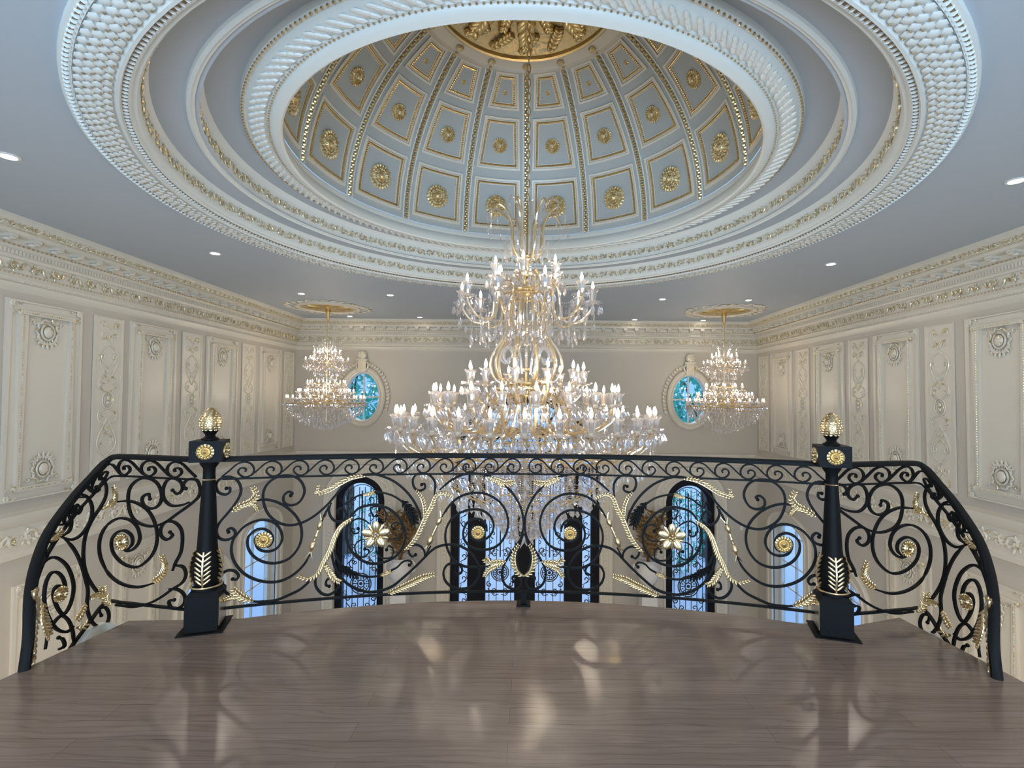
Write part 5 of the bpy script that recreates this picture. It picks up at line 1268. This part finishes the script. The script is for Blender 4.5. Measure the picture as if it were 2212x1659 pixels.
def disc(t, p, path, R_, tr=None, flower=False):
    c, n = onpath(p[0], p[1], path)
    for m in (1, -1):
        cc = ((c[0] if m == 1 else 2*X0-c[0]) + m*n[0]*0.012, c[1] + n[1]*0.012, c[2]); nn = Vector((m*n[0], n[1], 0)); par = t if (tr is None or m == 1) else tr
        q = nn.to_track_quat('Z', 'Y').to_euler(); off = tuple(-x for x in par.location)
        if not flower: me = rosette_mesh(R_, 'rosette', 2, 16, 'goldpale')
        else:
            mb = MB()
            for k in range(5):
                a = PI/2 + k*2*PI/5; d = (math.cos(a), math.sin(a), 0.1); d = unit(d); e2 = unit(cross((0, 0, 1), d)); n2 = cross(d, e2)
                mb.ell((d[0]*R_*0.58, d[1]*R_*0.58, 0.008), (R_*0.46, R_*0.30, 0.009), (d, e2, n2), 10, 6); mb.ell((d[0]*R_*0.5, d[1]*R_*0.5, 0.016), (R_*0.36, R_*0.035, 0.006), (d, e2, n2), 6, 4)
                mb.ell((d[0]*R_*0.2, d[1]*R_*0.2, 0.02), R_*0.11, nu=8, nv=5)
                a += PI/5; d = unit((math.cos(a), math.sin(a), -0.1)); e2 = unit(cross((0, 0, 1), d)); n2 = cross(d, e2); mb.ell((d[0]*R_*0.55, d[1]*R_*0.55, -0.006), (R_*0.42, R_*0.13, 0.007), (d, e2, n2), 8, 5)
            mb.ell((0, 0, 0.024), R_*0.12, nu=8, nv=5); me = mesh(mb, 'goldpale', 'flower')
        o = ob('flower' if flower else 'rosette', me, par, tuple(cc[i] + off[i] for i in range(3)), q); o['label'] = 'gold flower' if flower else 'gold rosette'
disc(RAIL, A(708, 893), PC, 0.056); disc(RAIL, B(965, 827), PC, 0.050); disc(RAIL, B(50, 850), PC, 0.10, None, True)
# --- stair side railings (left, mirrored right)
X0 = -0.008
i0 = min(range(len(PS3)), key=lambda i: abs(PS3[i][0] + 2.15) + (0 if i < 12 else 9))
PTH = PS3[i0:]
def side_rail(name, dz, sec, start=0, stop=None):
    for m, par in ((1, SL), (-1, SR)):
        mb = MB(); Q = [(p[0] if m == 1 else 2*X0-p[0], p[1], p[2] + dz) for p in PTH[start:stop]]
        mb.sweep(Q, sec, (0, 0, 1)); mk(name, mb, 'iron', par)
R2 = [(-0.009, -0.006), (0.009, -0.006), (0.009, 0.006), (-0.009, 0.006)]
side_rail('handrail', -0.019, HR); side_rail('middle_rail', ZM-RT, R2); side_rail('bottom_rail', ZB-RT, [(u*1.2, v*1.2) for u, v in R2])
acc = [0.0]
for a, b in zip(PTH, PTH[1:]): acc.append(acc[-1] + math.dist(a[:2], b[:2]))
def fside(m):
    def f(s):
        x = float(np.interp(s, acc, [p[0] for p in PTH])); y = float(np.interp(s, acc, [p[1] for p in PTH])); z = float(np.interp(s, acc, [p[2] for p in PTH]))
        e = 0.01; x2 = float(np.interp(s+e, acc, [p[0] for p in PTH])); y2 = float(np.interp(s+e, acc, [p[1] for p in PTH])); tx, ty = x2-x, y2-y; L = math.hypot(tx, ty) or 1
        return (x if m == 1 else 2*X0-x, y, m*(-ty/L), tx/L, z - RT)
    return f
for m, par in ((1, SL), (-1, SR)):
    wave(fside(m), 0.06, 0.90, 4, ZM+0.006, RT-0.036, par, False)
    wave(fside(m), 0.92, min(acc[-1], 2.0), 6, ZM+0.006, RT-0.036, par, False)
def side_iron(L, w=0.0155, b0=False, b1=False): iron_curve(SL, K(S_, L), PS, w, 'scroll', SR, True, b0, b1)
side_iron([(1110,540),(1095,515),(1125,485),(1175,490),(1195,540),(1185,590),(1130,640),(1060,690),(980,745),(900,765),(820,740),(780,690),(765,600),(780,530),(830,485),(890,480),(940,510),(965,570),(955,630),(910,660),(860,640),(850,595),(885,572),(895,602)], b0=True, b1=True)
side_iron([(1030,550),(1060,572),(1088,545),(1082,505),(1045,480),(1000,490),(975,540),(980,600),(1020,640),(1080,640),(1130,622)], b0=True)
side_iron([(690,620),(780,615),(860,650),(910,710),(938,800),(930,890),(890,960),(820,1008),(740,990),(680,930),(665,860),(690,810),(740,790),(785,820),(790,870),(760,905)])
side_iron([(930,1100),(830,1128),(730,1110),(650,1050),(600,950),(595,850),(630,770),(700,720),(770,725),(820,770),(835,840),(810,890),(770,912),(725,900)])
side_iron([(1015,800),(1030,820),(1000,845),(965,825),(960,780),(990,740),(1040,740),(1080,780),(1090,840),(1080,920),(1050,980),(1030,1030)], b0=True)
side_iron([(1035,1000),(1090,1005),(1110,1050),(1090,1100),(1030,1140),(960,1190),(890,1225),(800,1245),(690,1235)])
side_iron([(1040,1205),(1010,1212),(1020,1248),(1060,1255),(1100,1225),(1100,1175),(1060,1142),(1010,1140)], b0=True)
side_iron([(575,530),(592,545),(560,562),(527,535),(530,490),(570,467),(610,480),(635,530),(630,590),(600,650),(560,710),(520,790),(500,880),(500,980),(520,1060),(560,1130),(620,1200)], b0=True)
side_iron([(460,640),(485,655),(465,690),(432,665),(430,600),(470,575),(520,590),(550,650),(540,730),(490,810),(430,845),(370,830)], b0=True)
side_iron([(395,680),(425,730),(415,790),(370,825)])
side_iron([(385,835),(440,900),(480,980),(510,1080),(525,1150),(520,1250),(545,1330),(590,1365),(640,1340),(650,1290),(630,1250),(592,1260),(605,1298)], b1=True)
side_iron([(215,1180),(225,1060),(260,980),(320,950),(380,980),(420,1040),(440,1130),(420,1230),(380,1290),(342,1250),(320,1180),(328,1135),(352,1120),(376,1150),(370,1205)])
side_iron([(440,1360),(400,1395),(340,1380),(290,1310),(265,1220),(270,1120),(300,1050),(340,1040),(378,1080),(390,1150),(372,1205)])
side_iron([(270,1500),(290,1400),(330,1330),(370,1300),(410,1330),(435,1400),(440,1480)])
side_iron([(350,1430),(375,1440),(385,1480),(350,1500)], b0=True)
def side_gold(L, w, sd=0): gold_curve(SL, K(S_, L), PS, w, sd, SR)
side_gold([(600,665),(650,640),(695,620),(710,580),(700,530)], 0.034)
side_gold([(925,1095),(975,1060),(1000,1010),(985,940)], 0.034)
side_gold([(680,1230),(640,1195),(605,1165),(605,1125)], 0.036)
side_gold([(620,1180),(570,1175),(530,1190)], 0.022)
side_gold([(500,1220),(480,1270),(450,1320)], 0.028)
side_gold([(450,1370),(480,1365),(505,1345)], 0.03)
side_gold([(178,1150),(185,1230),(190,1300),(180,1400)], 0.05)
side_gold([(232,1220),(232,1290),(245,1350),(270,1420)], 0.045)
side_gold([(185,1410),(175,1480),(165,1560)], 0.045)
side_gold([(275,850),(320,825),(350,790)], 0.026)
disc(SL, S_(740, 855), PS, 0.056, SR); disc(SL, S_(347, 1170), PS, 0.05, SR)
# curved stairs under the side railings: stringer and treads
STP = PTH[14:]
for m, side in ((1, 'left'), (-1, 'right')):
    t = thing('staircase', 'curved white stringer and steps dropping away under the %s stair railing' % side, 'stairs', (m*2.9, 3.2, 0), 0, 'curved stairs')
    off = (-m*2.9, -3.2, 0)
    mb = MB(); n = len(PTH); v = []
    for i in range(10, n):
        p = PTH[i]; zt = min(p[2] - 1.05, -0.06); 
        for dx, dz in ((0.03, 0), (-0.03, 0), (-0.03, -0.38), (0.03, -0.38)): v.append((m*(p[0] - dx) + (0 if m == 1 else 2*X0), p[1] + 0.0, zt + dz))
    k = n - 10; mb.add(v, [(i*4+q, i*4+(q+1) % 4, (i+1)*4+(q+1) % 4, (i+1)*4+q) for i in range(k-1) for q in range(4)] + [(0, 1, 2, 3), ((k-1)*4+3, (k-1)*4+2, (k-1)*4+1, (k-1)*4)])
    o = mk('stringer', mb, 'cream', t); o.location = off
    for j in range(7):
        s = 1.0 + j*0.16; f = fside(m)(min(s, acc[-1]-0.02)); z = f[4] - 0.12
        if z > -0.30: continue
        mb = MB(); mb.box(min(f[0], f[0] - m*(-0.9)), max(f[0], f[0] + m*0.9), f[1]-0.14, f[1]+0.14, z-0.16, z); o = mk('tread', mb, 'wood', t, sm=False); o.location = off

# ------------------------------------------------------------------ urns with dried fronds by the entrance
def urn(x, label, pl, seed):
    rr = random.Random(seed); y = YF - 0.75
    t = thing('pedestal', 'square white pedestal under the %s stone urn' % label, 'pedestal', (x, y, ZG), 0, 'urn pedestals'); zu = ZR(-5.05)
    mb = MB(); h = zu - ZG
    mb.box(-0.24, 0.24, -0.24, 0.24, 0, 0.06); mb.box(-0.2, 0.2, -0.2, 0.2, 0.06, h-0.03) if h > 0.12 else None; mb.box(-0.24, 0.24, -0.24, 0.24, h-0.03, h)
    mk('column', mb, 'urn', t, sm=False)
    u = thing('urn', 'white stone urn with looped handles on the %s pedestal' % label, 'urn', (x, y, zu), 0, 'white urns')
    mb = MB(); mb.lathe([(0.001, 0), (0.20, 0.0), (0.20, 0.05), (0.10, 0.10), (0.09, 0.16), (0.22, 0.30), (0.30, 0.48), (0.29, 0.60), (0.22, 0.70), (0.20, 0.76), (0.28, 0.86), (0.26, 0.86), (0.18, 0.76), (0.001, 0.6)], 28); mk('body', mb, 'urn', u)
    for s in (-1, 1):
        mb = MB(); mb.tube(smooth([(s*0.27, 0, 0.46), (s*0.38, 0, 0.52), (s*0.38, 0, 0.66), (s*0.30, 0, 0.76), (s*0.22, 0, 0.70)], 4), 0.022, 8, (0, 1, 0)); mk('handle', mb, 'urn', u)
    f = thing('dried_fronds', 'tall brown dried fronds and plumes standing in the %s urn' % label, 'dried plant', (x, y, zu + 0.75), 0, 'dried arrangements')
    for k in range(12):
        a = rr.uniform(0, 2*PI); sp = rr.uniform(0.1, 0.55); H = rr.uniform(0.7, 1.35); mb = MB()
        P = smooth([(0, 0, -0.1), (sp*0.25*math.cos(a), sp*0.25*math.sin(a), H*0.4), (sp*0.7*math.cos(a), sp*0.7*math.sin(a), H*0.8), (sp*math.cos(a), sp*math.sin(a)*0.6, H)], 4)
        mb.tube(P, 0.010, 5)
        for i in range(3, len(P)):
            for q in range(5):
                dd = unit((rr.gauss(0, 0.8), rr.gauss(0, 0.5), rr.uniform(0.0, 0.9))); e2 = unit(cross(dd, (0.2, 1, 0.1))); n2 = cross(dd, e2); L = rr.uniform(0.07, 0.14)
                mb.ell(tuple(P[i][j] + dd[j]*L*0.8 for j in range(3)), (L, L*0.26, 0.006), (dd, e2, n2), 5, 3)
        mk('frond', mb, 'dry', f)
urn(-3.26, 'left', pl=0, seed=1); urn(3.24, 'right', pl=0, seed=2)
